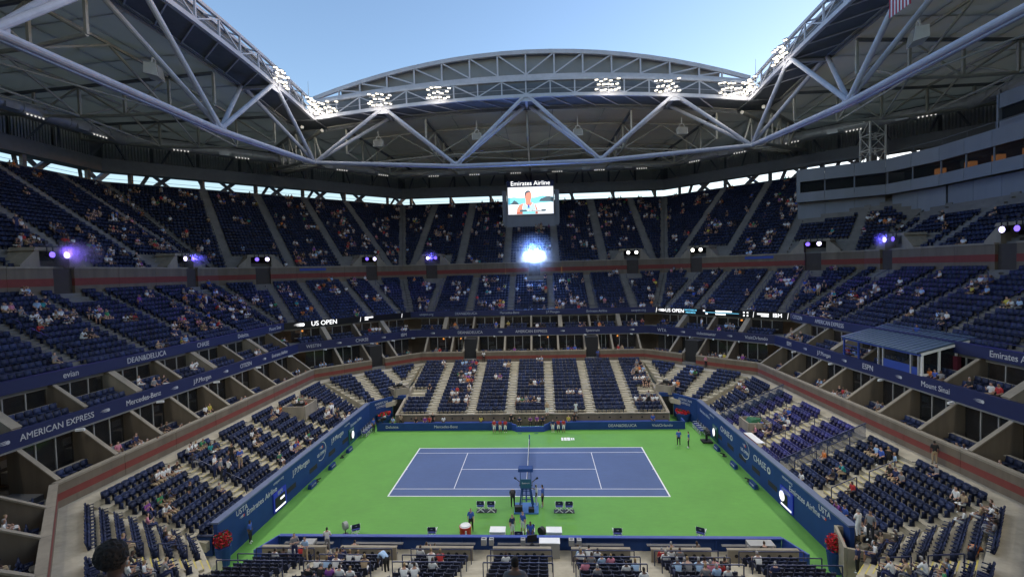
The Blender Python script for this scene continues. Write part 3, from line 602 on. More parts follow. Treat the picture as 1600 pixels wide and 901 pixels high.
# ------------------------------------------------------------------ promenade (upper tier)
def prom_filter(s):
    def f(p):
        if not in_frame(p, 60): return False
        for v, u in VOMS:
            if v == s:
                q = p - P(v,48,u,0)
                if abs(q.dot(tvec(v))) < 3.7 and q.dot(nvec(v)) < 3.0: return False
        if s == 'far' and abs(p.x) < 6.2 and p.y > 59.6: return False
        if s in ('fr','right') and not pressbox_clear(p): return False
        return True
    return f
for s in UP + ('near',):
    d0, d1 = 47.6, 70
    e0, e1 = hlen(s,d0), hlen(s,d1)
    q = lambda R, u: (P(s,R,u,0).x, P(s,R,u,0).y)
    al = [-23.2,-13.9,-4.65,4.65,13.9,23.2] if len(s) > 2 else [-13.5,-4.6,4.6,13.5]
    if s == 'left': al = [-22,-12.6,-3.4,5.8,15.0,24.2]
    if s == 'right': al = [-24.2,-15.0,-5.8,3.4,12.6,22]
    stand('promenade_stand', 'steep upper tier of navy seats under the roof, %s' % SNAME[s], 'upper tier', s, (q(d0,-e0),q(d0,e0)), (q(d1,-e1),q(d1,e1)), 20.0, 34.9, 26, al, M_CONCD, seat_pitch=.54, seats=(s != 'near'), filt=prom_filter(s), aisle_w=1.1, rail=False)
# ------------------------------------------------------------------ rim: rail, posts, ring beam, louvres, braces
for s in UP + ('near','nl','nr'):
    near = s in ('near','nl','nr')
    r = thing('rim_structure', 'dark rim of posts, braces and beams above the upper tier, %s' % SNAME[s], 'structure', P(s,71,0,35), 'rim of the bowl')
    a, b = hlen(s,70.4), hlen(s,72.6)
    part('back_wall', MB().hexa([P(s,70.1,-a,34.0),P(s,70.1,a,34.0),P(s,70.4,a,34.0),P(s,70.4,-a,34.0),P(s,70.1,-a,35.35),P(s,70.1,a,35.35),P(s,70.4,a,35.35),P(s,70.4,-a,35.35)]), M_STEELD, r)
    part('ring_beam', MB().hexa([P(s,70.2,-a,37.05),P(s,70.2,a,37.05),P(s,72.6,b,37.05),P(s,72.6,-b,37.05),P(s,70.2,-a,39.2),P(s,70.2,a,39.2),P(s,72.6,b,39.2),P(s,72.6,-b,39.2)]), M_STEELD, r)
    part('rim_wall', MB().hexa([P(s,72.6,-b,39.1),P(s,72.6,b,39.1),P(s,72.8,b,39.1),P(s,72.8,-b,39.1),P(s,72.6,-b,45.3),P(s,72.6,b,45.3),P(s,72.8,b,45.3),P(s,72.8,-b,45.3)]), M_STEELD, r)
    if near: continue
    part('guard_rail', MB().bar(P(s,70.2,-a,35.85), P(s,70.2,a,35.85), .05), M_RAIL, r)
    n_b = 6 if len(s) > 2 else 5
    us = [9.75*k for k in range(-3, 4)] if len(s) > 2 else [-24.0,-13.5,-4.5,4.5,13.5,24.0]
    for u in us:
        if abs(u) > b or not in_frame(P(s,71,u,37), 100): continue
        part('post', MB().bar(P(s,71.0,u,34.5), P(s,71.0,u,38.1), .55, .55), M_STEELD, r)
        part('brace', MB().bar(P(s,73.0,u+1.0,34.5), P(s,71.6,u-.9 if int(abs(u)) % 2 else u+3.2,38.4), .45, .45), M_STEELD, r)
        if s in ('left','fl','fr','right'):
            part('cross_brace', MB().bar(P(s,73.4,u+2.0,34.2), P(s,73.4,u+7.0,38.6), .7, .7), M_STEELD, r); part('cross_brace', MB().bar(P(s,74.2,u+7.4,34.2), P(s,74.2,u+2.2,38.6), .5, .5), M_STEELD, r)
    for u in [4.9*k for k in range(-6, 7)]:
        if abs(u) < a and in_frame(P(s,71,u,41), 100): part('roof_strut', MB().bar(P(s,70.4,u,39.2), P(s,68.5,u+2.2*(1 if int(u) % 2 else -1),43.2), .25, .25), M_STEELD, r)
    n_l = int(2*a/6.2)
    for k in range(n_l):
        c = -a + 2*a*(k+.5)/n_l; lm = MB(); W = 2*a/n_l-.5
        if not in_frame(P(s,72,c,41), 120): continue
        m_ = int(W/.42)
        for q_ in range(m_):
            uu = c-W/2+W*(q_+.5)/m_; lm.bar(P(s,72.0,uu,39.2), P(s,72.0,uu,42.6), .26, .16)
        lm.hexa([P(s,72.15,c-W/2,39.2),P(s,72.15,c+W/2,39.2),P(s,72.2,c+W/2,39.2),P(s,72.2,c-W/2,39.2),P(s,72.15,c-W/2,42.6),P(s,72.15,c+W/2,42.6),P(s,72.2,c+W/2,42.6),P(s,72.2,c-W/2,42.6)])
        part('louvre_panel', lm, M_LOUV, r)
# ------------------------------------------------------------------ roof: four sides round a square opening
YI, YO = 36.6, 41.4
def ztop(x): return 48.0 - 2.2*(x/36.6)**2
def zbot(x): return 36.9 if abs(x) < 13 else 38.4
def zmem(x, y):   # membrane underside
    k = min(1, max(0, (y-YO)/(73-YO))); return (ztop(max(-36.6,min(36.6,x)))-.6)*(1-k) + 44.2*k
BN = [-36.6, -12.2, 12.2, 36.6]; TN = [-24.4, 0, 24.4]
SIDES = [('far', 0), ('left', math.pi/2), ('near', math.pi), ('right', -math.pi/2)]
xs = np.linspace(-36.6, 36.6, 19)
def arch(f, y, w, h, mb=None, tube=False, n=18, x0=-36.6, x1=36.6):
    mb = mb or MB(); X = np.linspace(x0, x1, n+1)
    for a, b in zip(X, X[1:]):
        (mb.tube((a,y,f(a)), (b,y,f(b)), w, 10) if tube else mb.bar((a,y,f(a)), (b,y,f(b)), w, h))
    return mb
SH = {}
SH['bc'] = MB()
for a, b in zip(BN, BN[1:]): SH['bc'].tube((a,YI+.3,zbot(a)), (b,YI+.3,zbot(b)), .34, 12)
SH['bc'] = SH['bc'].mesh('bottom_chord', M_STEEL)
mb = MB()
for a, b in zip(BN, BN[1:]): mb.bar((a,YI+1.25,zbot(a)+.1), (b,YI+1.25,zbot(b)+.1), .3, .5)
SH['bc2'] = mb.mesh('chord_channel', M_STEEL)
SH['tc1'] = arch(ztop, YI, .5, .55).mesh('top_chord', M_STEEL); SH['tc2'] = arch(ztop, YO, .5, .55).mesh('top_chord', M_STEELW)
SH['uc'] = arch(lambda x: ztop(x)+2.6, YI-.1, .38, .38).mesh('upper_chord', M_STEEL)
SH['uc2'] = arch(lambda x: ztop(x)+3.3, YI+1.8, .4, .4).mesh('edge_band', M_STEEL)
SH['rail'] = arch(lambda x: ztop(x)+1.35, YI+.6, .06, .06).mesh('walkway_rail', M_STEEL)
mb = MB()
for a, b in zip(xs, xs[1:]): mb.quad((a,YI+.2,ztop(a)-.1), (b,YI+.2,ztop(b)-.1), (b,YO,ztop(b)-.1), (a,YO,ztop(a)-.1)); mb.quad((a,YI+1.9,ztop(a)-.1), (b,YI+1.9,ztop(b)-.1), (b,YI+1.9,ztop(b)+3.2), (a,YI+1.9,ztop(a)+3.2))
for a, b in zip(xs, xs[1:]): mb.quad((a,YO+.02,ztop(a)-.05), (b,YO+.02,ztop(b)-.05), (b,YO+.02,ztop(b)-.8), (a,YO+.02,ztop(a)-.8))
SH['deck'] = mb.mesh('walkway_deck', M_STEELD)
POST_X = [4.06*k for k in range(-8, 9)]
def roofside(nm, ang):
    Rz = Matrix.Rotation(ang, 4, 'Z'); c = Rz @ Vector((0, YI, 37))
    full = nm != 'near'
    r = thing('roof_truss', 'giant arched light grey roof truss along the %s edge of the opening' % nm, 'truss', c, 'trusses round the roof opening')
    for k in ('bc','bc2','tc1','tc2','uc','uc2','deck','rail'): part(SH[k].name.split('.')[0], SH[k], None, r, Rz)
    for a in BN:
        for b in TN:
            if abs(a-b) < 12.5:
                for y in (YI, YO): part('diagonal', MB().tube((a, YI+.3, zbot(a)+.2), (b+(.5 if a > b else -.5), y, ztop(b)-.2), .30, 10), M_STEEL, r, Rz)
    for b in TN: part('node_plate', MB().box((b, YI, ztop(b)-.55), (2.0, .2, .7)).box((b,(YI+YO)/2,ztop(b)-.35),(.4,YO-YI,.4)), M_STEEL, r, Rz)
    for a in BN[1:-1]: part('node_plate', MB().box((a, YI+.3, 37.25), (1.9, .25, .9)), M_STEEL, r, Rz)
    if not full: return
    for i, x in enumerate(POST_X):
        part('edge_post', MB().bar((x, YI-.1, ztop(x)+.2), (x, YI-.1, ztop(x)+2.5), .2), M_STEEL, r, Rz)
        if i < len(POST_X)-1:
            x2 = POST_X[i+1]; p, q = ((x, ztop(x)+.25), (x2, ztop(x2)+2.4)) if i % 2 == 0 else ((x, ztop(x)+2.4), (x2, ztop(x2)+.25))
            part('edge_diagonal', MB().bar((p[0], YI-.1, p[1]), (q[0], YI-.1, q[1]), .16), M_STEEL, r, Rz)
            part('deck_brace', MB().bar((x, YI, ztop(x)-.25), (x2, YO, ztop(x2)-.25), .14), M_STEEL, r, Rz)
            part('outrigger', MB().bar((x2, YI-.1, ztop(x2)+2.6), (x2, YI+1.8, ztop(x2)+3.1), .18), M_STEEL, r, Rz)
for nm, a in SIDES: roofside(nm, a)
# fixed membrane roof, panel by panel
NU, NV = 9, 6
for nm, ang in SIDES:
    Rz = Matrix.Rotation(ang, 4, 'Z')
    r = thing('roof_canopy', 'pale membrane panels of the fixed roof over the %s stands' % nm, 'roof', Rz @ Vector((0, 57, 45)), 'fixed roof membranes')
    def W(v): return 41.4*(1-v) + 33.5*v
    def Y(v): return YO + (73.4-YO)*v
    for i in range(NU):
        for j in range(NV):
            v0, v1 = j/NV, (j+1)/NV; e = .05; pts = []
            for v, ee in ((v0, e), (v1, -e)):
                for k in ((i, i+1) if not pts else (i+1, i)):
                    x = W(v)*(2*k/NU-1) + (e if k == i else -e); y = Y(v)+ee; pts.append((x, y, zmem(x, y)))
            part('membrane_panel', MB().hexa([pts[0],pts[1],pts[2],pts[3]] + [(p[0],p[1],p[2]+.12) for p in pts]), M_MEMB, r, Rz)
    for k in range(NU+1):
        sm = MB()
        for j in range(NV):
            p_ = [(W(v)*(2*k/NU-1), Y(v)) for v in (j/NV, (j+1)/NV)]; sm.bar((*p_[0], zmem(*p_[0])+.17), (*p_[1], zmem(*p_[1])+.17), .3, .1)
        part('seam_strip', sm, M_STEELD, r, Rz)
    for j in range(NV+1):
        sm = MB()
        for k in range(NU):
            p_ = [(W(j/NV)*(2*q/NU-1), Y(j/NV)) for q in (k, k+1)]; sm.bar((*p_[0], zmem(*p_[0])+.19), (*p_[1], zmem(*p_[1])+.19), .3, .1)
        part('seam_strip', sm, M_STEELD, r, Rz)
    part('corner_deck', MB().box((39.1, 39.1, ztop(36.6)-.25), (5.6, 5.6, .2)), M_STEELD, r, Rz)
    for k in range(5):
        e0 = Vector((33.5,73.4,44.37)).lerp(Vector((73.4,33.5,44.37)), k/4); part('seam_strip', MB().bar(Vector((41.4,41.4,zmem(41.4,41.4)+.17)), e0, .45, .1), M_STEELD, r, Rz)
    # corner wedge, outer chamfer
    for k in range(4):
        v0, v1 = k/4, (k+1)/4; e = .05
        L = lambda v: (Vector((33.5,73.4,44.2)).lerp(Vector((73.4,33.5,44.2)), v)); Z0 = Vector((41.4,41.4,zmem(41.4,41.4)))
        for w0, w1 in ((.02,.5),(.5,1)):
            a_, b_, c_, d_ = Z0.lerp(L(v0),w0), Z0.lerp(L(v1),w0), Z0.lerp(L(v1),w1), Z0.lerp(L(v0),w1); cc = (a_+b_+c_+d_)/4
            q = [p+(cc-p)*.012 for p in (a_,b_,c_,d_)]
            part('membrane_panel', MB().hexa(q+[p+Vector((0,0,.12)) for p in q]), M_MEMB, r, Rz)
# roof top cover so no sky leaks (outer skin above membrane)
mb = MB()
for nm, ang in SIDES:
    Rz = Matrix.Rotation(ang, 4, 'Z'); Q = [(-38.4,YI+1.9,0),(-20,YI+1.9,0),(0,YI+1.9,0),(20,YI+1.9,0),(38.4,YI+1.9,0),(33.5,74,0),(-33.5,74,0)]
    for (a, b) in zip(Q[:4], Q[1:5]):
        A, B = Vector((a[0],a[1],ztop(a[0])+3.3)), Vector((b[0],b[1],ztop(b[0])+3.3)); C_, D_ = Vector((b[0],YO+.4,ztop(b[0])+.2)), Vector((a[0],YO+.4,ztop(a[0])+.2))
        mb.quad(*[Rz @ p for p in (A,B,C_,D_)])
roof_top = struct('roof_edge_skin', mb, M_PANEL, 'grey outer skin on top of the fixed roof')
# radial and cross trusses under the membrane
def radial(side, ang, x0, label):
    Rz = Matrix.Rotation(ang, 4, 'Z')
    r = thing('radial_truss', label, 'truss', Rz @ Vector((x0, 57, 42)), 'radial roof trusses')
    ysr = np.linspace(YO+.3, 71.5, 6); top = [Vector((x0*(1-.12*k/5), y, zmem(x0,y)-.35)) for k, y in enumerate(ysr)]
    bot = [p+Vector((0,0,-d)) for p, d in zip(top, (4.2,4.6,4.4,3.9,3.2,2.2))]
    mb = MB()
    for a, b in zip(top, top[1:]): mb.bar(a, b, .35, .35)
    part('top_chord', mb, M_STEELD, r, Rz); mb = MB()
    for a, b in zip(bot, bot[1:]): mb.tube(a, b, .22, 8)
    part('bottom_chord', mb, M_STEELW, r, Rz)
    for k in range(6):
        part('web_post', MB().bar(top[k], bot[k], .3), M_STEELW, r, Rz)
        if k < 5: part('web_diagonal', MB().tube(*( (top[k], bot[k+1]) if k % 2 else (bot[k], top[k+1])), .15, 8), M_STEELW, r, Rz)
    return bot, top
for nm, ang in SIDES:
    if nm == 'near': continue
    Rz = Matrix.Rotation(ang, 4, 'Z'); nodes = []; tops = []
    for k, x in enumerate((-33.0, -18.3, 0, 18.3, 33.0)):
        b, t = radial(nm, ang, x, 'radial steel truss under the %s roof membrane, %s from its left corner' % (nm, ORD[k])); nodes.append(b); tops.append(t)
    for k in (1, 3):
        cr = thing('cross_truss', 'zigzag cross truss under the %s roof, %s row out from the opening' % (nm, ORD[k-1]), 'truss', Rz @ nodes[2][k], 'cross trusses under the roof')
        mb = MB()
        for a, b in zip(nodes, nodes[1:]): mb.tube(a[k], b[k], .15, 8)
        part('bottom_chord', mb, M_STEELW, cr, Rz)
        for i in range(4):
            m_ = (tops[i][k]+tops[i+1][k])/2
            part('web_diagonal', MB().tube(nodes[i][k], m_, .14, 8), M_STEELW, cr, Rz); part('web_diagonal', MB().tube(nodes[i+1][k], m_, .14, 8), M_STEELW, cr, Rz)
            if k < 4: part('plan_brace', MB().tube(nodes[i][k] if i % 2 else nodes[i+1][k], nodes[i+1][k+1] if i % 2 else nodes[i][k+1], .11, 6), M_STEELW, cr, Rz)
            part('purlin', MB().bar(tops[i][k]+Vector((0,0,.1)), tops[i+1][k]+Vector((0,0,.1)), .25, .3), M_STEELW, cr, Rz)
# corner trusses from the opening corner to the chamfer
for nm, sx in (('left', -1), ('right', 1)):
    r = thing('corner_truss', 'dense lattice truss under the roof at the far %s corner' % nm, 'truss', (sx*45, 45, 38), 'corner trusses under the roof')
    A = Vector((sx*37.2, 37.2, 38.4)); T = Vector((sx*37.2, 37.2, 44.3)); B = Vector((sx*53, 53, 40.5)); TB = Vector((sx*53, 53, 43.8)); off = Vector((sx*-1.2, 1.2, 0))
    for o in (off, -off):
        part('bottom_chord', MB().tube(A+o, B+o, .3, 10), M_STEELW, r); part('top_chord', MB().tube(T+o, TB+o, .3, 10), M_STEELW, r)
        for k in range(6):
            a0, a1 = k/6, (k+1)/6
            part('web_diagonal', MB().tube(A.lerp(B,a0)+o, T.lerp(TB,a1)+o, .16, 8), M_STEELW, r); part('web_post', MB().tube(A.lerp(B,a1)+o, T.lerp(TB,a1)+o, .14, 8), M_STEELW, r)
    for k in range(6): part('lacing', MB().tube(A.lerp(B,k/6)+off, A.lerp(B,(k+1)/6)-off, .12, 6), M_STEELW, r)
# retracted panel parked above the far edge
rp = thing('retracted_roof_panel', 'parked arched roof panel above the far edge of the opening', 'roof panel', (0, 42, 49))
pb = lambda x: 51.2 - 2.6*(x/37.5)**2; ptp = lambda x: 56.4 - 6.1*(x/37.5)**2
part('front_beam', arch(lambda x: pb(x)+.7, 39.6, .5, 1.5, x0=-37.5, x1=37.5), M_STEEL, rp)
part('top_chord', arch(ptp, 39.6, .45, .45, x0=-37.5, x1=37.5), M_STEEL, rp)
part('top_edge', arch(lambda x: ptp(x)+.45, 40.1, .9, .3, x0=-38, x1=38), M_STEEL, rp)
PX = [4.9*k for k in range(-6, 7)] + [-33.2, 33.2]; PX.sort()
for i, x in enumerate(PX):
    part('panel_post', MB().bar((x,39.6,pb(x)+1.4), (x,39.6,ptp(x)), .26), M_STEEL, rp)
    if i < len(PX)-1:
        x2 = PX[i+1]; up = x2 <= .01
        part('panel_diagonal', MB().bar((x,39.6,ptp(x)-.1 if up else pb(x)+1.5), (x2,39.6,pb(x2)+1.5 if up else ptp(x2)-.1), .22), M_STEEL, rp)
    if i < len(PX)-1:
        a, b = x+.04, PX[i+1]-.04
        q = [(a,41.0,pb(a)+.6),(b,41.0,pb(b)+.6),(b,41.2,pb(b)+.6),(a,41.2,pb(a)+.6),(a,40.4,ptp(a)+.1),(b,40.4,ptp(b)+.1),(b,40.6,ptp(b)+.1),(a,40.6,ptp(a)+.1)]
        part('cladding_panel', MB().hexa(q), mat('panel_front_cladding', (.25,.27,.29), .6, var=.1, scale=.4, rnd=.06), rp)
        for y0, y1, d0, d1 in ((40.3,52,0,.4),(52.1,64,.4,.2),(64.1,75,.2,-1)):
            q = [(a,y0,ptp(a)+d0+.1),(b,y0,ptp(b)+d0+.1),(b,y1,ptp(b)+d1+.1),(a,y1,ptp(a)+d1+.1)]
            part('skin_panel', MB().hexa(q+[(p[0],p[1],p[2]+.15) for p in q]), M_PANEL, rp)

for sx in (-1, 1):
    m_ = thing('lightning_mast', 'thin lightning mast at the far %s corner of the roof' % ('left' if sx < 0 else 'right'), 'mast', (sx*38.5, 39, 50), 'masts on the roof corners')
    part('rod', MB().tube((sx*38.5,39,49.8), (sx*38.5,39,53.2), .05, 6, .02), M_GREYB, m_); part('base', MB().tube((sx*38.5,39,49.4), (sx*38.5,39,49.9), .15, 8), M_GREYB, m_)
# ducts under the rim
ring = MB(); 
for k in range(16): pass
for s in UP:
    d = thing('air_duct', 'big round galvanised air duct below the roof, %s' % SNAME[s], 'duct', P(s,65,0,41.6), 'air ducts below the roof')
    h = hlen(s, 65); n_ = int(2*h/3.1)
    for k in range(n_):
        u0, u1 = -h+2*h*k/n_, -h+2*h*(k+1)/n_
        if not in_frame(P(s,65,(u0+u1)/2,41.6), 120): continue
        sec_ = part('duct_section', MB().tube(P(s,65,u0+.03,41.6), P(s,65,u1-.03,41.6), .88, 14, caps=False), M_DUCT, d, smooth=True)
        part('flange', MB().tube(P(s,65,u1-.08,41.6), P(s,65,u1+.08,41.6), .95, 14), M_DUCT, d)
        if k % 3 == 1: part('nozzle_box', MB().box(P(s,64.2,(u0+u1)/2,41.2), (.5,1.6,.7) if s in ('left','right') else (1.6,.5,.7), 0 if len(s) > 2 else sec_angle(s)), M_DUCT, d)
        if k % 3 == 2:
            for q_ in range(5): part('duct_lamp', MB().tube(P(s,64.35,u0+.4+q_*.5,40.85), P(s,64.25,u0+.4+q_*.5,40.75), .10, 8), M_DUCTL, d)
# ------------------------------------------------------------------ floodlight banks
HEADM = None
hb = MB(); hb.hexa([(-.32,-.12,-.17),(.32,-.12,-.17),(.22,.22,-.10),(-.22,.22,-.10),(-.32,-.12,.17),(.32,-.12,.17),(.22,.22,.10),(-.22,.22,.10)])
hb.add([(-.25,-.125,-.10),(.25,-.125,-.10),(.25,-.125,.10),(-.25,-.125,.10)], [(0,1,2,3)], 1)
HEADM = hb.mesh('lamp_head', [M_GREYB, M_FLOOD])
AIM = Vector((0,0,0))
def bank(side, x, idx):
    ang = dict(SIDES)[side]; Rz = Matrix.Rotation(ang, 4, 'Z')
    z = ztop(x)+1.2
    c = Rz @ Vector((x, YI-.6, z))
    r = thing('floodlight_bank', 'lit bank of floodlights on the %s roof truss, %s from its left end' % (side, ORD[idx]), 'floodlight', c, 'floodlight banks on the roof edge')
    part('frame', MB().bar((x-2.0,YI-.5,z-1.0), (x+2.0,YI-.5,z-1.0), .1).bar((x-2,YI-.5,z-.2), (x+2,YI-.5,z-.2), .1).bar((x-2,YI-.5,z+.6), (x+2,YI-.5,z+.6), .1).bar((x,YI-.45,z-1.3), (x,YI-.45,z+.8), .16).bar((x,YI-.45,z-1.0), (x,YI+.1,z-1.0), .14), M_STEEL, r, Rz)
    for row in range(3):
        for k in range(6):
            if (row + k) % 7 == 6: continue
            lx = x-1.8+k*.72+(.36 if row % 2 else 0)-.1
            p = Rz @ Vector((lx+rng.uniform(-.1,.1), YI-.85+rng.uniform(-.25,.1), z-.75+row*.8+rng.uniform(-.22,.22))); d = (Vector((rng.uniform(-11,11), rng.uniform(-6,6), 0))-p).normalized()
            q = d.to_track_quat('-Y', 'Z').to_matrix().to_4x4()
            part('lamp_head', HEADM, None, r, Matrix.Translation(p) @ q)
    spill(r, Rz, x, z)
    ld = bpy.data.lights.new('flood_spot', 'SPOT'); ld.energy = FLOOD_W; ld.spot_size = R_(68); ld.spot_blend = .65; ld.shadow_soft_size = 1.2; ld.color = (1, .95, .84)
    lo = bpy.data.objects.new('flood_spot', ld); p = Rz @ Vector((x, YI-1.6, z-.2))
    d = (AIM + Vector((rng.uniform(-6,6), rng.uniform(-4,4), 0)) - p).normalized()
    link(lo, r, Matrix.Translation(p) @ d.to_track_quat('-Z','Y').to_matrix().to_4x4())

def spill(r, Rz, x, z):
    ld = bpy.data.lights.new('flood_spill', 'POINT'); ld.energy = SPILL_W; ld.shadow_soft_size = 1.0; ld.color = (1, .94, .82)
    link(bpy.data.objects.new('flood_spill', ld), r, Matrix.Translation(Rz @ Vector((x, YI-2.2, z-1.6))))
for i, x in enumerate((-34.0,-24.6,-14.6,13.6,23.2,33.4)): bank('far', x, i)
for i, x in enumerate((-34.5, -24.9, 24.9, 34.5)):
    bank('near', x, i)
for i, x in enumerate((-24.9,-12, 24.9, 34.6)): bank('left', x, i)
for i, x in enumerate((-34.6,-24.9, 12, 24.9)): bank('right', x, i)
# ------------------------------------------------------------------ video screen over the far stand
sc_ = thing('video_screen', 'large lit video screen below sponsor sign over the far upper tier', 'screen', (0, 60, 28.5))
part('support_wall', MB().box((0, 61.0, 29.2), (10.6, 1.4, 3.4)), M_CLAD, sc_)
for sx in (-1, 1): part('side_pier', MB().box((sx*5.75, 61.2, 31.5), (.9, 1.2, 9.5)), M_CLAD, sc_)
part('housing', MB().box((0, 60.75, 34.35), (10.3, 1.2, 7.2)), M_STEELD, sc_)
hd = part('header_sign', MB().box((0, 60.1, 37.6), (10.2, .3, 1.2)), M_FASCIA, sc_)
text('Emirates Airline', 1.35, (0, 59.93, 37.62), (1,0,0), (0,-1,0), M_LEDW, hd, sx=.98)
ss = part('screen_face', MB().box((0, 60.1, 33.95), (9.85, .2, 5.85)), emat('screen_white', (.95,.95,1), 1.05), sc_)
def scr(name, pts, m, dy=0): part(name, MB().prism([(x, 59.985-dy, z) for x, z in pts], (0,-.004,0)), m, ss)
scr('picture_hills', [(-4.9,33.0),(-4.9,34.6),(-3.6,34.75),(-2.2,34.5),(-1,34.7),(.8,34.55),(2.6,34.95),(4.9,34.6),(4.9,33.0)], emat('screen_teal', (.12,.48,.62), .9))
scr('picture_trees', [(1.8,33.7),(2.2,34.3),(2.9,34.5),(3.5,34.75),(4.1,34.8),(4.9,34.4),(4.9,33.6)], emat('screen_dark', (.02,.05,.07), .6), .005)
scr('picture_trees', [(-4.9,33.1),(-4.1,33.5),(-3.6,34.1),(-2.9,33.7),(-2.4,33.0)], emat('screen_dark', (.02,.05,.07), .6), .005)
scr('picture_ground', [(-4.9,31.05),(-4.9,33.15),(-2,33.05),(4.9,33.5),(4.9,31.05)], emat('screen_pale', (.85,.88,.92), 1.0), .010)
SK = emat('screen_skin', (.62,.16,.10), .9)
scr('picture_arms', [(-3.1,31.05),(-3.0,32.2),(-2.5,33.0),(-1.6,33.4),(.4,33.5),(1.1,33.1),(1.5,32.0),(1.5,31.05)], SK, .015)
scr('picture_vest', [(-1.8,31.05),(-1.8,32.4),(-1.6,33.4),(-1.2,33.45),(-.8,32.9),(0,32.8),(.4,33.4),(.8,33.3),(1.0,32.2),(1.0,31.05)], emat('screen_aqua', (.30,.75,.90), 1.0), .020)
scr('picture_neck', [(-1.0,33.2),(-1.1,34.2),(0,34.2),(.0,33.1),(-.5,32.9)], SK, .025)
scr('picture_head', [(-.5+.78*math.cos(k*.3927), 34.95+1.05*math.sin(k*.3927)) for k in range(16)], SK, .030)
scr('picture_hair', [(-1.3,35.0),(-1.25,35.7),(-.8,36.1),(-.2,36.1),(.15,35.7),(-.3,35.75),(-.9,35.5),(-1.1,34.8)], emat('screen_dark', (.02,.05,.07), .6), .035)
scr('picture_microphone', [(-.75,32.3),(-.6,33.1),(-.3,33.1),(-.2,32.3)], emat('screen_navy', (.02,.04,.25), .8), .037)
scr('picture_caption', [(-2.4,31.55),(-2.4,32.0),(3.4,32.0),(3.2,31.55)], emat('screen_dark', (.02,.05,.07), .6), .040)
text('VENUS WILLIAMS', .42, (.7, 59.93, 31.78), (1,0,0), (0,-1,0), M_LEDW, ss, name='picture_lettering', ex=.002)
sd2 = bpy.data.lights.new('screen_glow', 'AREA'); sd2.energy = 80; sd2.size = 9; sd2.shape = 'RECTANGLE'; sd2.size_y = 5; so2 = bpy.data.objects.new('screen_glow', sd2)
link(so2, sc_, Matrix.Translation((0, 59.8, 34)) @ Matrix.Rotation(R_(90), 4, 'X'))

# ------------------------------------------------------------------ press box on the right
PB = [Vector(p) for p in ((44.8,38.4,0),(54.6,31.9,0),(56.4,24.4,0),(56.5,13.0,0),(56.5,2.0,0),(56.5,-10,0))]
pbx = thing('press_box', 'blue grey press box with a band of windows above right upper tier', 'press box', (56, 20, 25))
def pbn(a, b): d = (b-a).normalized(); n = Vector((d.y, -d.x, 0)); return -n if n.x*1+n.y*.3 < 0 else n   # outward (away from court)
def wallseg(a, b, z0, z1, th, name, m, parent, off=0):
    n = pbn(a, b); a, b = a+n*off, b+n*off; c, d = b+n*th, a+n*th; Z0, Z1 = Vector((0,0,z0)), Vector((0,0,z1))
    return part(name, MB().hexa([a+Z0,b+Z0,c+Z0,d+Z0,a+Z1,b+Z1,c+Z1,d+Z1]), m, parent)
M_PINT = mat('press_room', (.09, .075, .06), .8, var=.3, scale=.5)
for i, (a, b) in enumerate(zip(PB, PB[1:])):
    L = (b-a).length; k = max(1, round(L/3.6))
    for j in range(k):
        p, q = a.lerp(b, (j+.006)/k), a.lerp(b, (j+.994)/k)
        wallseg(p, q, 24.5, 28.95, .3, 'lower_wall_panel', M_CLAD, pbx, 1.2)
        wallseg(p, q, 29.0, 30.55, .3, 'sill_panel', M_CLAD, pbx)
        wallseg(p, q, 32.35, 34.2, .3, 'cladding_panel', M_CLAD, pbx)
        w = wallseg(p, q, 30.6, 32.3, .04, 'window_pane', M_GLASS, pbx, .35)
        part('mullion', MB().bar(p+Vector((0,0,30.55))+pbn(a,b)*.3, p+Vector((0,0,32.35))+pbn(a,b)*.3, .14), M_CLAD, pbx)
        if (i, j) in ((1,1),(2,0),(2,1),(2,2),(3,1)) or (i >= 4 and j % 2 == 0):
            c = p.lerp(q, .6)+pbn(a,b)*2.2; part('room_light', MB().box((c.x,c.y,31.2), (.9,.9,.9)), emat('press_room_glow', (1,.42,.14), .30), pbx)
    wallseg(a, b, 30.55, 32.35, .2, 'room_back_wall', M_PINT, pbx, 3.4); wallseg(a, b, 30.3, 30.55, 3.4, 'room_floor', M_PINT, pbx, .3); wallseg(a, b, 32.35, 32.5, 3.4, 'room_ceiling', M_PINT, pbx, .3)
    wallseg(a, b, 34.2, 34.35, 4, 'roof_slab', M_CLAD, pbx); 
    for j in range(k): part('roof_rail_post', MB().bar(a.lerp(b,j/k)+Vector((0,0,34.3))+pbn(a,b)*.4, a.lerp(b,j/k)+Vector((0,0,35.3))+pbn(a,b)*.4, .07), M_STEELD, pbx)
    wallseg(a, b, 35.25, 35.32, .07, 'roof_rail', M_STEELD, pbx, .37)
e0 = PB[0]; n0 = pbn(PB[0], PB[1]); 
part('end_wall', MB().hexa([e0+Vector((0,0,29)), e0+n0*10+Vector((0,0,29)), e0+n0*10+Vector((.4,-.3,29)), e0+Vector((.4,-.3,29)), e0+Vector((0,0,34.2)), e0+n0*10+Vector((0,0,34.2)), e0+n0*10+Vector((.4,-.3,34.2)), e0+Vector((.4,-.3,34.2))]), M_CLAD, pbx)
for a, b in ((Vector((57.6,17.2,0)), Vector((57.6,6,0))), (Vector((57.6,6,0)), Vector((57.6,-8,0)))):
    wallseg(a, b, 34.35, 35.4, .3, 'upper_sill_panel', M_CLAD, pbx); wallseg(a, b, 37.0, 38.6, .3, 'upper_cladding_panel', M_CLAD, pbx); wallseg(a, b, 35.45, 36.95, .04, 'window_pane', M_GLASS, pbx, .3); wallseg(a, b, 35.4, 37, .2, 'room_back_wall', M_PINT, pbx, 3); wallseg(a, b, 38.6, 38.75, 5, 'roof_slab', M_CLAD, pbx)
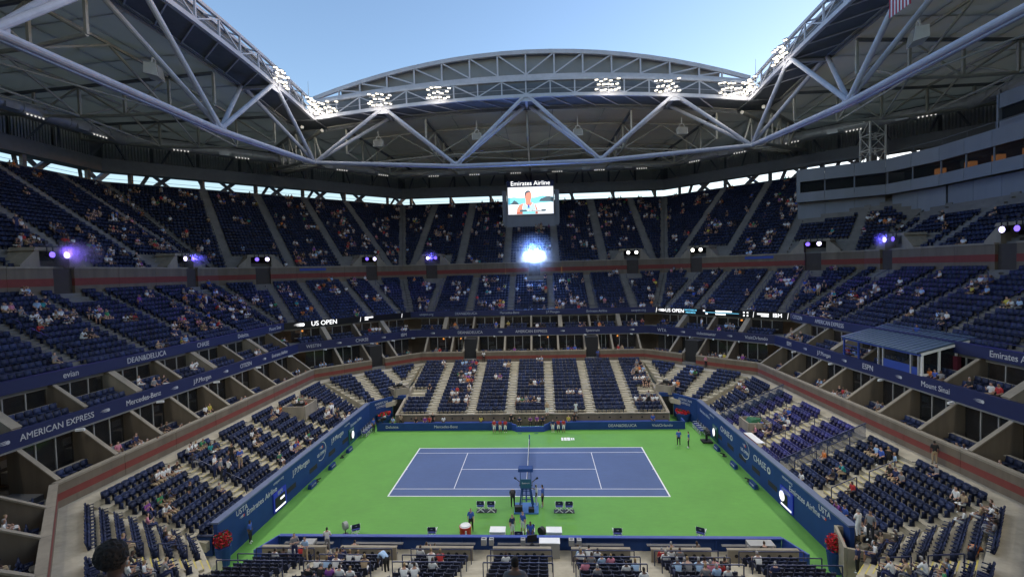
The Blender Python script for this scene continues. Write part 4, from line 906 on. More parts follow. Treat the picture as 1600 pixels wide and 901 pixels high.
part('upper_end_wall', MB().box((59.6, 17.3, 36.5), (4.2, .25, 4.3)), M_CLAD, pbx)
# equipment tower
tw = thing('lattice_tower', 'white lattice equipment tower standing on the press box roof', 'tower', (57.5, 35.5, 34.4))
tx, ty = 56.6, 37.8
for sx in (-1, 1):
    for sy in (-1, 1): part('leg', MB().bar((tx+sx*1.2, ty+sy*1.2, 34), (tx+sx*1.2, ty+sy*1.2, 42), .22), M_WHITE, tw)
for z in (34.6, 37.0, 39.4, 41.8):
    for s1 in (-1, 1): part('ring_bar', MB().bar((tx-1.2,ty+s1*1.2,z), (tx+1.2,ty+s1*1.2,z), .16), M_WHITE, tw); part('ring_bar', MB().bar((tx+s1*1.2,ty-1.2,z), (tx+s1*1.2,ty+1.2,z), .16), M_WHITE, tw)
for k, z in enumerate((34.6, 37.0, 39.4)):
    s1 = 1 if k % 2 else -1
    for s2_ in (-1, 1): part('diagonal', MB().bar((tx-s1*1.2,ty+s2_*1.2,z), (tx+s1*1.2,ty+s2_*1.2,z+2.4), .1), M_WHITE, tw); part('diagonal', MB().bar((tx+s2_*1.2,ty-s1*1.2,z), (tx+s2_*1.2,ty+s1*1.2,z+2.4), .1), M_WHITE, tw)
for k, z in enumerate((35.6, 38.0, 40.4)): part('stage_lamp', MB().box((tx-.3, ty-.2, z), (1.1,1.0,1.0)), M_STEELD, tw)
# ------------------------------------------------------------------ broadcast booth with blue metal roof, right suites
bo = thing('broadcast_booth', 'glazed booth with blue ribbed metal roof on right suite balcony', 'booth', (33, 0, 9))
by0, by1 = 4.9, -4.9; bx0, bx1 = 31.95, 36.2
NRB = 16
for k in range(NRB):
    y0, y1 = by0+(by1-by0)*k/NRB, by0+(by1-by0)*(k+1)/NRB
    part('roof_sheet', MB().hexa([(bx0-.3,y0-.02,11.4),(bx0-.3,y1+.02,11.4),(bx1,y1+.02,12.6),(bx1,y0-.02,12.6),(bx0-.3,y0-.02,11.48),(bx0-.3,y1+.02,11.48),(bx1,y1+.02,12.68),(bx1,y0-.02,12.68)]), M_CANOPY, bo)
    part('roof_seam', MB().bar((bx0-.3,y1,11.50),(bx1,y1,12.70), .07, .08), M_CANOPY, bo)
part('front_beam', MB().box((bx0, (by0+by1)/2, 11.3), (.2, by0-by1, .2)), M_NAVY2, bo)
for y in (4.8, 2.6, -.1, -.7, -3.9, -4.7): part('post', MB().bar((bx0,y,9.6), (bx0,y,11.3), .14), M_NAVY2 if y > 1 else M_GREYB, bo)
part('front_panel', MB().box((bx0, -2.3, 9.95), (.12, 3.1, .7)), M_NAVY2, bo); part('corner_panel', MB().box((bx0+.02, -4.3, 9.9), (.12, .7, .66)), M_NAVY2, bo)
part('glass_pane', MB().box((bx0+.03, -2.3, 10.75), (.04, 3.0, .95)), M_GLASS, bo)
for k in range(3):
    x0, x1 = bx0+.1+k*1.3, bx0+.1+(k+1)*1.3
    part('end_pane', MB().hexa([(x0+.06,by1+.02,9.7),(x1-.06,by1+.02,9.9),(x1-.06,by1+.06,9.9),(x0+.06,by1+.06,9.7),(x0+.06,by1+.02,11.25+k*.32),(x1-.06,by1+.02,11.5+k*.32),(x1-.06,by1+.06,11.5+k*.32),(x0+.06,by1+.06,11.25+k*.32)]), M_GLASS, bo)
    part('end_frame', MB().bar((x0,by1,9.6),(x0,by1,11.3+k*.34), .14), M_WHITE, bo)
part('end_sill', MB().bar((bx0,by1,9.65),(bx1,by1,9.9), .16, .2), M_WHITE, bo); part('end_head', MB().bar((bx0,by1,11.32),(bx1,by1,12.5), .16, .18), M_WHITE, bo)
for z in (10.0, 10.35, 10.7): part('guard_rail', MB().bar((bx0,4.8,z),(bx0,2.6,z), .05), M_NAVY2, bo)
part('studio_set', MB().box((34.6,-3,10.3), (.3,4.5,1.8)), mat('studio_red', (.12,.015,.03), .6), bo)
# ------------------------------------------------------------------ hanging speakers under the roof, flag
def speaker(x, y, z, rz, s, label):
    r = thing('hanging_speaker', label, 'speaker', (x,y,z), 'speakers hanging from the roof'); MM = Matrix.Translation((x,y,z)) @ Matrix.Rotation(rz,4,'Z') @ Matrix.Scale(s,4)
    part('cabinet', MB().hexa([(-.75,-.5,-.55),(.75,-.5,-.55),(.75,.5,-.35),(-.75,.5,-.35),(-.75,-.35,.5),(.75,-.35,.5),(.75,.45,.5),(-.75,.45,.5)]), M_WHITE, r, MM)
    part('grille', MB().hexa([(-.68,-.53,-.5),(.68,-.53,-.5),(.68,-.505,-.5),(-.68,-.505,-.5),(-.68,-.40,.45),(.68,-.40,.45),(.68,-.37,.45),(-.68,-.37,.45)]), M_GREYB, r, MM)
    part('yoke', MB().bar((-.5,0,.5),(-.2,0,1.1),.1).bar((.5,0,.5),(.2,0,1.1),.1).bar((-.2,0,1.1),(.2,0,1.1),.1), M_WHITE, r, MM); part('hanger', MB().tube((0,0,1.1),(0,0,2.6),.07,6), M_WHITE, r, MM)
speaker(-45, 12.2, 44.3, math.pi/2+.35, 1.5, 'big pale loudspeaker hanging under the left roof'); speaker(45, 13.0, 44.2, -math.pi/2-.35, 1.5, 'big pale loudspeaker hanging under the right roof beside the flag')
for x, nm in ((-9.5,'third'),(9.2,'fourth')): speaker(x, 45, 43.9, 0, 1.15, 'white loudspeaker hanging under the far roof, %s' % ('left of screen' if x < 0 else 'right of screen'))
for x in (-28.2, 28): speaker(x, 45, 43.4, 0, 1.2, 'grey loudspeaker hanging under far roof near the %s corner' % ('left' if x < 0 else 'right'))
fl_ = thing('flag', 'red and white striped flag hanging from the right roof truss', 'flag', (36.2, 3.4, 43))
for k in range(13): part('stripe', MB().box((36.2, 4.75-.21*k, 44.2), (.03+.012*(k % 3), .21, 3.4)), mat('flag_red', (.35,.015,.03), .8) if k % 2 == 0 else mat('flag_white', (.6,.6,.6), .8), fl_)
part('canton', MB().box((36.17, 4.15, 46.6), (.05, 1.45, 1.4)), mat('flag_blue', (.02,.03,.15), .8), fl_)
part('flag_bar', MB().bar((36.2,5,47.35),(36.2,2.1,47.35),.08), M_STEEL, fl_)
# ------------------------------------------------------------------ stage lights on the hoods
BL = emat('lit_blue_lamp', (.20,.12,1), 2.0); WL = emat('lit_cool_lamp', (.62,.55,1), 7); SL = emat('lit_star_lamp', (.6,.8,1), 260); GL = emat('lit_warmwhite_lamp', (1,.97,.85), 8)
kinds = {('far',-19.3):'blue',('far',.6):'star',('far',19.2):'white',('fr',-9.2):'white',('fl',9.2):'violet',('fl',-9.3):'violet',('left',19.6):'blue',('left',1.4):'violet',('fr',9.2):'violet',('right',-20.8):'blue',('right',-4.6):'blue'}
for s, u in stage_spots:
    kd = kinds[(s, u)]; base = P(s, 47.9, u, 22.46); face = -nvec(s); t = tvec(s)
    r = thing('stage_light', '%s stage lights clamped on the entrance hood, %s, %s' % (kd if kd != 'star' else 'dazzling blue-white', SNAME[s], 'middle' if abs(u) < 3 else ('left one' if u < 0 else 'right one')), 'stage light', base, 'stage lights round the upper tier')
    part('clamp_bar', MB().bar(base-t*1.4+Vector((0,0,.1)), base+t*1.4+Vector((0,0,.1)), .12), M_BLACK, r)
    for k, o in enumerate((-.75, .75)):
        c = base + t*o - Vector((0,0,.75)) + face*.35
        part('yoke', MB().bar(c+Vector((0,0,.75))-t*.3, c-t*.3, .08), M_BLACK, r); part('yoke', MB().bar(c+Vector((0,0,.75))+t*.3, c+t*.3, .08), M_BLACK, r)
        part('lamp_body', MB().tube(c-face*.35, c+face*.2, .24, 12, .34), M_BLACK, r)
        em = {'blue': BL if k else WL, 'violet': WL if k else BL, 'white': GL, 'star': SL}[kd]
        part('lens', MB().tube(c+face*.21, c+face*.24, .30 if kd != 'star' else .55, 14), em, r)
    for o in (-.9, .5): c = base+t*o+Vector((0,0,.5)); part('small_head', MB().tube(c-face*.15, c+face*.2, .16, 10, .2).bar(c-Vector((0,0,.4)), c, .1), M_BLACK, r)
    col = {'blue': (.10,.08,1), 'violet': (.22,.10,1), 'white': (.95,.95,1), 'star': (.08,.25,1)}[kd]; pw = {'blue': 1, 'violet': .8, 'white': .25, 'star': 60}[kd]
    ld = bpy.data.lights.new('stage_spot', 'SPOT'); ld.energy = BLUE_W*pw*(.32 if kd == 'star' else 1); ld.color = col; ld.spot_size = R_(150 if kd == 'star' else 140); ld.spot_blend = .3; ld.shadow_soft_size = .3
    link(bpy.data.objects.new('stage_spot', ld), r, Matrix.Translation(base+face*1.0-Vector((0,0,.6))) @ (face*.9+Vector((0,0,.12 if kd == 'star' else 0))).to_track_quat('-Z','Y').to_matrix().to_4x4())
# ------------------------------------------------------------------ things on the court floor
uc = thing('umpire_chair', 'tall blue umpire chair with sunshade beside the net', 'umpire chair', (0.05, -7.6, 0))
part('platform', MB().box((0.05,-7.6,.06), (1.9,1.7,.1)), mat('light_blue_mat', (.05,.16,.42), .6), uc)
for sx in (-1,1):
    for sy in (-1,1): part('leg', MB().bar((.05+sx*.55,-7.6+sy*.5,.1), (.05+sx*.32,-7.6+sy*.3,1.75), .07), M_NAVY, uc)
part('ladder', MB().bar((-.35,-6.95,.1),(-.2,-7.35,1.7),.05).bar((.45,-6.95,.1),(.3,-7.35,1.7),.05).bar((-.3,-7.05,.5),(.4,-7.05,.5),.05).bar((-.27,-7.15,.9),(.37,-7.15,.9),.05).bar((-.24,-7.25,1.3),(.34,-7.25,1.3),.05), M_NAVY, uc)
part('seat', MB().box((.05,-7.6,1.78), (.8,.7,.08)), M_NAVY, uc); part('backrest', MB().box((.05,-7.93,2.2), (.85,.07,.7)), mat('teal_vinyl', (.02,.10,.18), .5), uc)
text('Spectrum', .16, (.05,-7.975,2.25), (1,0,0), (0,-1,0), M_LETTER, uc)
for sx in (-1,1):
    part('armrest', MB().bar((.05+sx*.48,-7.95,2.05),(.05+sx*.48,-7.25,2.05),.07), M_BLACK, uc); part('shade_post', MB().bar((.05+sx*.42,-7.93,1.8),(.05+sx*.42,-7.93,3.25),.05), M_NAVY, uc)
    part('microphone', MB().tube((.05+sx*.5,-7.3,2.05),(.05+sx*.85,-7.1,2.25),.03,6).tube((.05+sx*.8,-7.1,2.2),(.05+sx*.95,-7.05,2.3),.08,8), M_BLACK, uc)
part('sunshade', MB().hexa([(-.55,-8.15,3.2),(.65,-8.15,3.2),(.65,-7.2,3.2),(-.55,-7.2,3.2),(-.5,-8.1,3.42),(.6,-8.1,3.42),(.6,-7.25,3.36),(-.5,-7.25,3.36)]), M_NAVY, uc)
part('equipment_bag', MB().box((-.55,-8.15,.3), (.6,.4,.45)).box((.45,-8.2,.26),(.45,.4,.3)), M_BLACK, uc)
M_CHF = mat('white_chair_frame', (.75,.75,.75), .4); M_CHB = mat('royal_chair_canvas', (.02,.03,.20), .8); M_CHN = mat('navy_chair_canvas', (.012,.016,.05), .8)
def fchair(x, y, rz, label, group='folding chairs beside the court'):
    r = thing('folding_chair', label, 'chair', (x,y,0), group); MM = Matrix.Translation((x,y,0)) @ Matrix.Rotation(rz,4,'Z')
    for sx in (-1,1):
        part('crossed_leg', MB().bar((-.28,sx*.24,.03),(.28,sx*.24,.48),.035).bar((.28,sx*.24,.03),(-.28,sx*.24,.48),.035), M_CHF, r, MM)
        part('back_post', MB().bar((sx*.29,-.27,.45),(sx*.29,-.31,.95),.035), M_CHF, r, MM); part('armrest', MB().bar((sx*.29,-.29,.68),(sx*.29,.22,.68),.05,.03), M_CHF, r, MM)
    part('crossed_leg', MB().bar((-.28,-.26,.03),(.28,-.26,.46),.035).bar((.28,-.26,.03),(-.28,-.26,.46),.035), M_CHF, r, MM)
    part('seat', MB().box((0,0,.48),(.56,.5,.04)), M_CHB, r, MM); b = part('backrest', MB().box((0,-.30,.80),(.58,.04,.30)), M_CHN, r, MM)
    emblem(b, MM @ Vector((0,-.325,.82)), MM.to_3x3() @ Vector((1,0,0)), MM.to_3x3() @ Vector((0,-1,0)), .06, M_LETTERG)
for k, (x, y, rz, lb) in enumerate(((-3.55,-7.95,0,'outer chair of the pair left of the umpire chair'),(-2.72,-7.97,0,'inner chair of the pair left of the umpire chair'),(2.62,-7.98,0,'inner chair of the pair right of the umpire chair'),(3.38,-7.98,0,'outer chair of the pair right of the umpire chair'),
     (-12.3,-11.5,.5,'turned chair by the near barrier beside a fan'),(-6.55,-11.8,0,'lone chair by the near barrier left of red cooler'),(6.5,-11.8,0,'lone chair by the near barrier right of the white boxes'),(12.3,-11.7,-.5,'turned lone chair by the near barrier towards the right end'),(-.35,-12.3,0,'chair between the white boxes at the near barrier'))):
    fchair(x, y, rz, 'white framed folding ' + lb)
for sg, nm in ((-1,'left'),(1,'right')):
    for k in range(4): fchair(sg*19.3-.0, 9.3+k*.75, sg*math.pi/2, 'folding line judge chair against the %s wall, %s from the near end' % (nm, ORD[k]), 'line judge chairs at the walls')
mt = tag(part('chair_mat', MB().box((-3.1,-7.95,.012),(1.6,.6,.02)), M_BLACK), 'dark patch painted as shadow under the left pair of chairs', 'mat', 'painted shadows under the players chairs'); mt = tag(part('chair_mat', MB().box((3.0,-7.98,.012),(1.6,.6,.02)), M_BLACK), 'dark patch painted as shadow under the right pair of chairs', 'mat', 'painted shadows under the players chairs')  # flat black sheets stand in for the shadow under each pair
co = thing('drinks_cooler', 'round red drinks cooler with white lid by near barrier', 'cooler', (-4.2,-11.7,0)); part('tub', MB().tube((-4.2,-11.7,0),(-4.2,-11.7,.85),.38,16,.44), M_REDP, co); part('lid', MB().tube((-4.2,-11.7,.85),(-4.2,-11.7,.93),.40,16,.34), M_WHITE, co); part('label_patch', MB().box((-4.1,-12.13,.55),(.12,.04,.3)), M_WHITE, co)
for x, lb in ((-1.85,'left'),(2.1,'right')):
    w = thing('equipment_chest', 'white chest at the near barrier, %s of the three seated officials' % lb, 'chest', (x,-12.1,0), 'white chests at the near barrier')
    part('chest_body', MB().box((x,-12.1,.38),(1.05,.7,.74)), M_WHITE, w); part('lid', MB().box((x,-12.1,.79),(1.1,.76,.08)), M_WHITE, w)
for x, y, lb in ((-13.1,-11.4,'beside turned chair at the near left'),(1.25,-12.0,'beside the right white chest')):
    f_ = thing('court_fan', 'small dark fan on a stand %s' % lb, 'fan', (x,y,0), 'fans by the near barrier'); part('stand', MB().tube((x,y,0),(x,y,.5),.04,8).tube((x,y,0),(x,y,.04),.22,12), M_BLACK, f_); part('fan_head', MB().tube((x-.1,y-.1,.65),(x+.1,y+.1,.65),.3,14), M_BLACK if x > 0 else M_GREYB, f_)
def micro(x, y, sg, lb):
    b = thing('court_speaker', 'small navy sponsor box on the court floor, %s' % lb, 'box', (x,y,0), 'small boxes along the end walls'); part('box_body', MB().hexa([(x-.18,y-.55,0),(x+.18,y-.55,0),(x+.18,y+.55,0),(x-.18,y+.55,0),(x-.10,y-.55,.42),(x+.10,y-.55,.42),(x+.10,y+.55,.42),(x-.10,y+.55,.42)]), M_NAVY, b)
    text('US OPEN', .18, (x-sg*.16,y,.22), (0,-sg,0), (-sg,0,.2), M_LETTERG, b); emblem(b, (x-sg*.14,y+.4*sg,.25), (0,-sg,0), (-sg,0,.2), .05, M_REDP)
for sg, nm in ((-1,'left'),(1,'right')):
    for y, o in ((4.7,'far'),(.4,'middle'),(-3.7,'near')): micro(sg*19.3, y, sg, '%s one at the %s wall' % (o, nm))
    for y, o in ((3.0,'far'),(-2.7,'near')):
        m_ = thing('floor_microphone', 'small floor microphone by the %s wall, %s one' % (nm, o), 'microphone', (sg*19.4,y,0), 'floor microphones'); part('base', MB().tube((sg*19.4,y,0),(sg*19.4,y,.04),.22,12), M_BLACK, m_); part('arm', MB().bar((sg*19.4,y,.04),(sg*19.15,y-.2,.32),.05).bar((sg*19.3,y-.4,.34),(sg*19.0,y,.34),.09), M_BLACK, m_)
    fp = thing('flower_planter', 'navy half-round planter with red flowers under the %s corner panel' % nm, 'planter', (sg*18.75,14.5,0), 'planters in the far corners')
    part('planter_tub', MB().tube((sg*18.75,14.35,0),(sg*18.75,14.35,.95),.75,18,.95), M_NAVY, fp)
    fm = MB(); lm = MB()
    for k in range(150):
        a_, rr_ = rng.uniform(0,6.28), .9*math.sqrt(rng.uniform()); p = Vector((sg*18.75+rr_*math.cos(a_), 14.35+rr_*math.sin(a_), .98+rng.uniform(0,.28))); d_ = Vector(rng.normal(size=3)).normalized()*.11; e_ = d_.cross(Vector(rng.normal(size=3))).normalized()*.11
        (fm if k % 4 else lm).quad(p-d_-e_, p+d_-e_, p+d_+e_, p-d_+e_)
    o = part('flowers', fm, M_FLOWER, fp); part('leaves', lm, M_LEAF, fp)
    px_ = sg*19.75 if sg < 0 else 19.2
    pt = thing('flower_pot', 'tall navy pot of red flowers at the near end of %s wall' % nm, 'flower pot', (px_,-15.2,0), 'flower pots at the near wall ends')
    part('pot', MB().tube((px_,-15.2,.0),(px_,-15.2,1.3),.35,14,.5), M_NAVY, pt); fm = MB(); lm = MB()
    for k in range(700):
        d0 = Vector(rng.normal(size=3)).normalized()*(.58*rng.uniform()**.4); p = Vector((px_,-15.2,1.75))+Vector((d0.x*.95,d0.y*.95,d0.z*1.05)); d_ = Vector(rng.normal(size=3)).normalized()*.045; e_ = d_.cross(Vector(rng.normal(size=3))).normalized()*.045
        (fm if k % 5 else lm).quad(p-d_-e_, p+d_-e_, p+d_+e_, p-d_+e_)
    part('flowers', fm, M_FLOWER, pt); part('leaves', lm, M_LEAF, pt)
tv = thing('television_camera', 'black pedestal television camera by the right wall', 'camera', (19.0,6.9,0))
part('pedestal', MB().tube((19.0,6.9,0),(19.0,6.9,.9),.12,10).box((19,6.9,.12),(1.0,1.0,.16)), M_BLACK, tv); part('camera_body', MB().box((19.0,6.7,1.2),(.4,.9,.4)).box((19.1,7.3,1.25),(.3,.5,.3)), M_BLACK, tv); part('lens', MB().tube((19.0,6.2,1.2),(18.9,5.8,1.2),.14,10,.18), M_BLACK, tv); part('viewfinder', MB().box((18.8,7.0,1.5),(.3,.1,.25)), M_GREYB, tv)
for (x,y,z,rz,lb) in ((-18.0,11.8,0,-.4,'at the left end of the far barrier'),(20.9,-15.9,1.3,2.2,'in the near right camera pit'),(-25.3,6.2,3.5,-1.2,'in the left stand camera pit'),(-17.7,17.9,2.7,-.6,'above the left tunnel'),(17.7,17.9,2.7,.6,'above the right tunnel')):
    c_ = thing('television_camera', 'black tripod television camera ' + lb, 'camera', (x,y,z), 'television cameras on tripods'); MM = Matrix.Translation((x,y,z)) @ Matrix.Rotation(rz+math.pi,4,'Z')
    for k in range(3): part('tripod_leg', MB().bar((0,0,1.0),(.45*math.cos(2.09*k),.45*math.sin(2.09*k),.1),.05), M_BLACK, c_, MM)
    part('camera_body', MB().box((0,-.1,1.25),(.34,.8,.36)), M_BLACK, c_, MM); part('lens', MB().tube((0,.3,1.25),(0,.8,1.25),.13,10,.17), M_BLACK, c_, MM); part('viewfinder', MB().box((-.2,-.2,1.5),(.25,.3,.18)), M_GREYB, c_, MM)
fs = thing('floor_lettering', 'white block of painted marks on the green floor behind the far sideline', 'marking', (4.2,8.1,.0))
for k, (dx, w_) in enumerate(((-.62,.24),(-.28,.30),(.08,.34),(.42,.18),(.64,.14))): part('painted_bar', MB().box((4.25+dx,8.1,.004),(w_,.95 if k < 3 else .7,.006)), M_LINE, fs)
for k, x in enumerate((-1.2,.7)): tag(part('towel_strip', MB().box((x,10.0,.004),(.45,.28,.008)), mat('dark_green_mat', (.02,.12,.10), .8)), 'small dark green mat before the far barrier, %s one' % ('left' if k == 0 else 'right'), 'mat', 'mats before the far barrier')
gc = tag(part('tarpaulin', MB().hexa([(21.8,2.7,3.1),(23.4,2.7,3.1),(23.4,4.1,3.1),(21.8,4.1,3.1),(22.0,2.9,3.6),(23.0,3.0,3.75),(23.1,3.9,3.55),(22.1,3.9,3.7)]), mat('green_tarpaulin', (.02,.12,.05), .7)), 'green cover heaped in the pit of the violet block', 'cover')
# press equipment on the near desks
for k, (x, sx, lb) in enumerate(((-2.6,.35,'left pair, outer'),(-2.1,.3,'left pair, inner'),(.0,.3,'middle'),(3.2,.35,'right pair, inner'),(3.7,.3,'right pair, outer'))):
    c_ = thing('equipment_box', 'grey equipment box on the near press desk, %s' % lb, 'equipment', (x,-13.9,.8), 'equipment on the press desks'); part('case', MB().box((x,-13.9,.99),(sx,.35,.38)), M_GREYB, c_); part('handle', MB().bar((x-.1,-13.9,1.2),(x+.1,-13.9,1.2),.03), M_BLACK, c_)
c_ = thing('printer_console', 'large grey console on the near press floor beside the monitor', 'equipment', (1.6,-14.2,.1)); part('console_body', MB().box((1.75,-14.1,.65),(1.3,.6,1.0)), M_GREYB, c_); part('console_top', MB().box((1.75,-14.1,1.17),(1.36,.66,.05)), M_WHITE, c_)
c_ = thing('monitor', 'dark flat monitor tilted on the near press desk', 'monitor', (.6,-13.9,.8)); part('panel', MB().box((.6,-13.95,1.25),(.65,.06,.45),.25), M_BLACK, c_); part('foot', MB().box((.6,-13.95,.85),(.3,.2,.04)).bar((.6,-13.95,.85),(.6,-13.95,1.1),.06), M_BLACK, c_)
c_ = thing('air_unit', 'grey louvred unit behind the right end of the near barrier', 'equipment', (15.3,-13.9,.1)); part('case', MB().box((15.3,-13.95,.6),(1.6,.7,.9)), M_GREYB, c_)
for k in range(5): part('louvre', MB().box((15.3,-14.31,.3+k*.14),(1.3,.02,.05)), M_STEELD, c_)
c_ = thing('air_unit', 'grey unit behind the left end of the near barrier', 'equipment', (-14.6,-13.9,.1)); part('case', MB().box((-14.6,-13.95,.55),(.9,.7,.8)), M_GREYB, c_); part('louvre', MB().box((-14.6,-14.31,.6),(.7,.02,.5)), M_STEELD, c_)
# a red table in the violet block front
c_ = thing('white_counter', 'long white topped counter below the violet seat block', 'counter', (21.2,.6,1.8)); part('counter_top', MB().box((21.15,.4,2.75),(.7,2.8,.07)), M_WHITE, c_); part('front_panel', MB().box((20.85,.4,2.3),(.05,2.7,.8)), M_REDP, c_)

# ------------------------------------------------------------------ theatrical smoke round some stage lights
def puff(name, c, r, dens, label):
    import bmesh
    bm = bmesh.new(); bmesh.ops.create_icosphere(bm, subdivisions=3, radius=1)
    for v in bm.verts:
        n = v.co.normalized(); k = 1 + .22*math.sin(3.1*n.x+c[0]) * math.cos(2.7*n.y+c[1]) + .15*math.sin(5.3*n.z+2*n.x)
        v.co = Vector((n.x*r[0]*k, n.y*r[1]*k, n.z*r[2]*k))
    me = bpy.data.meshes.new(name); bm.to_mesh(me); bm.free()
    m = bpy.data.materials.new('smoke_%.3f' % dens); m.use_nodes = True; n = m.node_tree; n.nodes.remove(n.nodes['Principled BSDF'])
    pv = n.nodes.new('ShaderNodeVolumePrincipled'); pv.inputs['Color'].default_value = (.9,.9,.95,1); L = n.links
    tc = n.nodes.new('ShaderNodeTexCoord'); mp = n.nodes.new('ShaderNodeMapping'); mp.inputs['Scale'].default_value = (1/r[0],1/r[1],1/r[2]); gr = n.nodes.new('ShaderNodeTexGradient'); gr.gradient_type = 'QUADRATIC_SPHERE'
    nz_ = n.nodes.new('ShaderNodeTexNoise'); nz_.inputs['Scale'].default_value = 1.1; nz_.inputs['Detail'].default_value = 3
    L.new(tc.outputs['Object'], mp.inputs[0]); L.new(mp.outputs[0], gr.inputs[0]); L.new(tc.outputs['Object'], nz_.inputs['Vector'])
    m1 = n.nodes.new('ShaderNodeMath'); m1.operation = 'MULTIPLY'; m1.inputs[1].default_value = dens*4; L.new(gr.outputs['Fac'], m1.inputs[0])
    m2 = n.nodes.new('ShaderNodeMapRange'); m2.inputs[1].default_value = .35; m2.inputs[2].default_value = .65; m2.inputs[3].default_value = .25; m2.inputs[4].default_value = 1.6; L.new(nz_.outputs['Fac'], m2.inputs[0])
    m3 = n.nodes.new('ShaderNodeMath'); m3.operation = 'MULTIPLY'; L.new(m1.outputs[0], m3.inputs[0]); L.new(m2.outputs[0], m3.inputs[1]); L.new(m3.outputs[0], pv.inputs['Density'])
    L.new(pv.outputs[0], n.nodes['Material Output'].inputs['Volume']); me.materials.append(m)
    o = part(name, me, None, None, Matrix.Translation(c)); tag(o, label, 'smoke', None, 'stuff')
puff('smoke', P('left',47.3,2.6,21.8), (3.4,3.8,2.0), .16, 'violet lit smoke puff drifting by the left end stage lights')
puff('smoke', P('left',47.3,20.4,21.6), (2.4,2.6,1.5), .16, 'blue lit smoke puff by the stage lights near the far left corner')
puff('smoke', P('right',47.2,-20.2,21.6), (2.4,2.4,1.5), .16, 'blue lit smoke puff by the right end stage lights')
puff('smoke', P('far',46.8,.6,21.8), (6.5,4.2,5.6), .05, 'added thin haze making the blue glow round the dazzling centre stage light')  # haze added so the centre lamp shows a wide blue glow
puff('smoke', P('far',46.9,-19.3,21.8), (2.8,2.0,2.0), .10, 'added thin haze making the blue glow round the far left stage light')  # haze added to give this lamp its glow
# ------------------------------------------------------------------ seats
def arr_mesh(name, V, loops, starts, mats, matidx=None, facecol=None):
    me = bpy.data.meshes.new(name); me.vertices.add(len(V)); me.vertices.foreach_set('co', V.astype(np.float32).ravel())
    me.loops.add(len(loops)); me.loops.foreach_set('vertex_index', loops.astype(np.int32)); me.polygons.add(len(starts)); me.polygons.foreach_set('loop_start', starts.astype(np.int32))
    for m in mats: me.materials.append(m)
    if matidx is not None: me.polygons.foreach_set('material_index', matidx.astype(np.int32))
    if facecol is not None:
        at = me.attributes.new('col', 'FLOAT_COLOR', 'FACE'); at.data.foreach_set('color', facecol.astype(np.float32).ravel())
    me.update(calc_edges=True); me.validate(); return me
def mesh_arrays(me):
    V = np.empty(len(me.vertices)*3); me.vertices.foreach_get('co', V); V = V.reshape(-1,3)
    Lp = np.empty(len(me.loops), int); me.loops.foreach_get('vertex_index', Lp); S = np.empty(len(me.polygons), int); me.polygons.foreach_get('loop_start', S)
    MI = np.empty(len(me.polygons), int); me.polygons.foreach_get('material_index', MI); return V, Lp, S, MI
def replicate(base, pos, ang, scale=None):
    V, Lp, S, MI = base; n = len(pos); c, s = np.cos(ang)[:,None], np.sin(ang)[:,None]
    sc = np.ones(n)[:,None] if scale is None else np.asarray(scale)[:,None]
    X = (V[None,:,0]*c - V[None,:,1]*s)*sc; Y = (V[None,:,0]*s + V[None,:,1]*c)*sc; Z = V[None,:,2]*sc + np.zeros_like(X)
    VV = np.stack([X,Y,Z],-1) + pos[:,None,:]
    LL = (Lp[None,:] + (np.arange(n)*len(V))[:,None]).ravel(); SS = (S[None,:] + (np.arange(n)*len(Lp))[:,None]).ravel()
    return VV.reshape(-1,3), LL, SS, np.tile(MI, n)
def seat_meshes():
    fr = MB(); fr.box((0,-.02,.2),(.06,.28,.4)); fr.box((0,.0,.02),(.1,.34,.04))
    for sx in (-1,1): fr.bar((sx*.235,-.16,.42),(sx*.235,-.2,.62),.045); fr.bar((sx*.235,-.2,.62),(sx*.235,.14,.64),.05,.04)
    bk = MB(); n = 5; rows = [(-.15,.42,.22),(-.20,.62,.245),(-.245,.80,.245),(-.262,.86,.22)]; vs = []
    for d in (0, -.045):
        for (y, z, w) in rows:
            for k in range(n): a = 2*k/(n-1)-1; vs.append((a*w, y+d-.05*(1-a*a)+.03, z))
    m_ = len(rows)*n; fs = []
    for r in range(len(rows)-1):
        for k in range(n-1): i = r*n+k; fs += [(i,i+1,i+n+1,i+n), (m_+i,m_+i+n,m_+i+n+1,m_+i+1)]
    for r in range(len(rows)-1): i = r*n; fs += [(i,i+n,m_+i+n,m_+i), (i+n-1,m_+i+n-1,m_+i+2*n-1,i+2*n-1)]
    for k in range(n-1): i = (len(rows)-1)*n+k; fs += [(i,i+1,m_+i+1,m_+i), (k,m_+k,m_+k+1,k+1)]
    bk.add(vs, fs)
    st = MB(); st.hexa([(-.215,-.17,.40),(.215,-.17,.40),(.205,.24,.43),(-.205,.24,.43),(-.215,-.17,.45),(.215,-.17,.45),(.2,.25,.475),(-.2,.25,.475)])
    su = MB(); su.hexa([(-.205,-.14,.42),(.205,-.14,.42),(.205,-.02,.43),(-.205,-.02,.43),(-.19,-.17,.74),(.19,-.17,.74),(.19,-.11,.76),(-.19,-.11,.76)])
    return fr, bk, st, su
fr, bk, st, su = seat_meshes()
SEATM = [M_SEAT, M_SEATP]
for s in SEATS: s['d'] = (s['pos']-CAM).length; s['vis'] = in_frame(s['pos']+Vector((0,0,.6)), 10)
SEATS = [s for s in SEATS if in_frame(s['pos']+Vector((0,0,.5)), 90)]
order = sorted([i for i, s in enumerate(SEATS) if s['vis']], key=lambda i: SEATS[i]['d'])
solo = set(order[:300])
SM = [[g.mesh(nm, m) for g, nm in ((fr,'stadium_seat'),(bk,'backrest'),(st,'seat'),(su,'seat'))] for m in SEATM]
TN_ = {'lower stand': 'lower stand', 'press row': 'press row'}
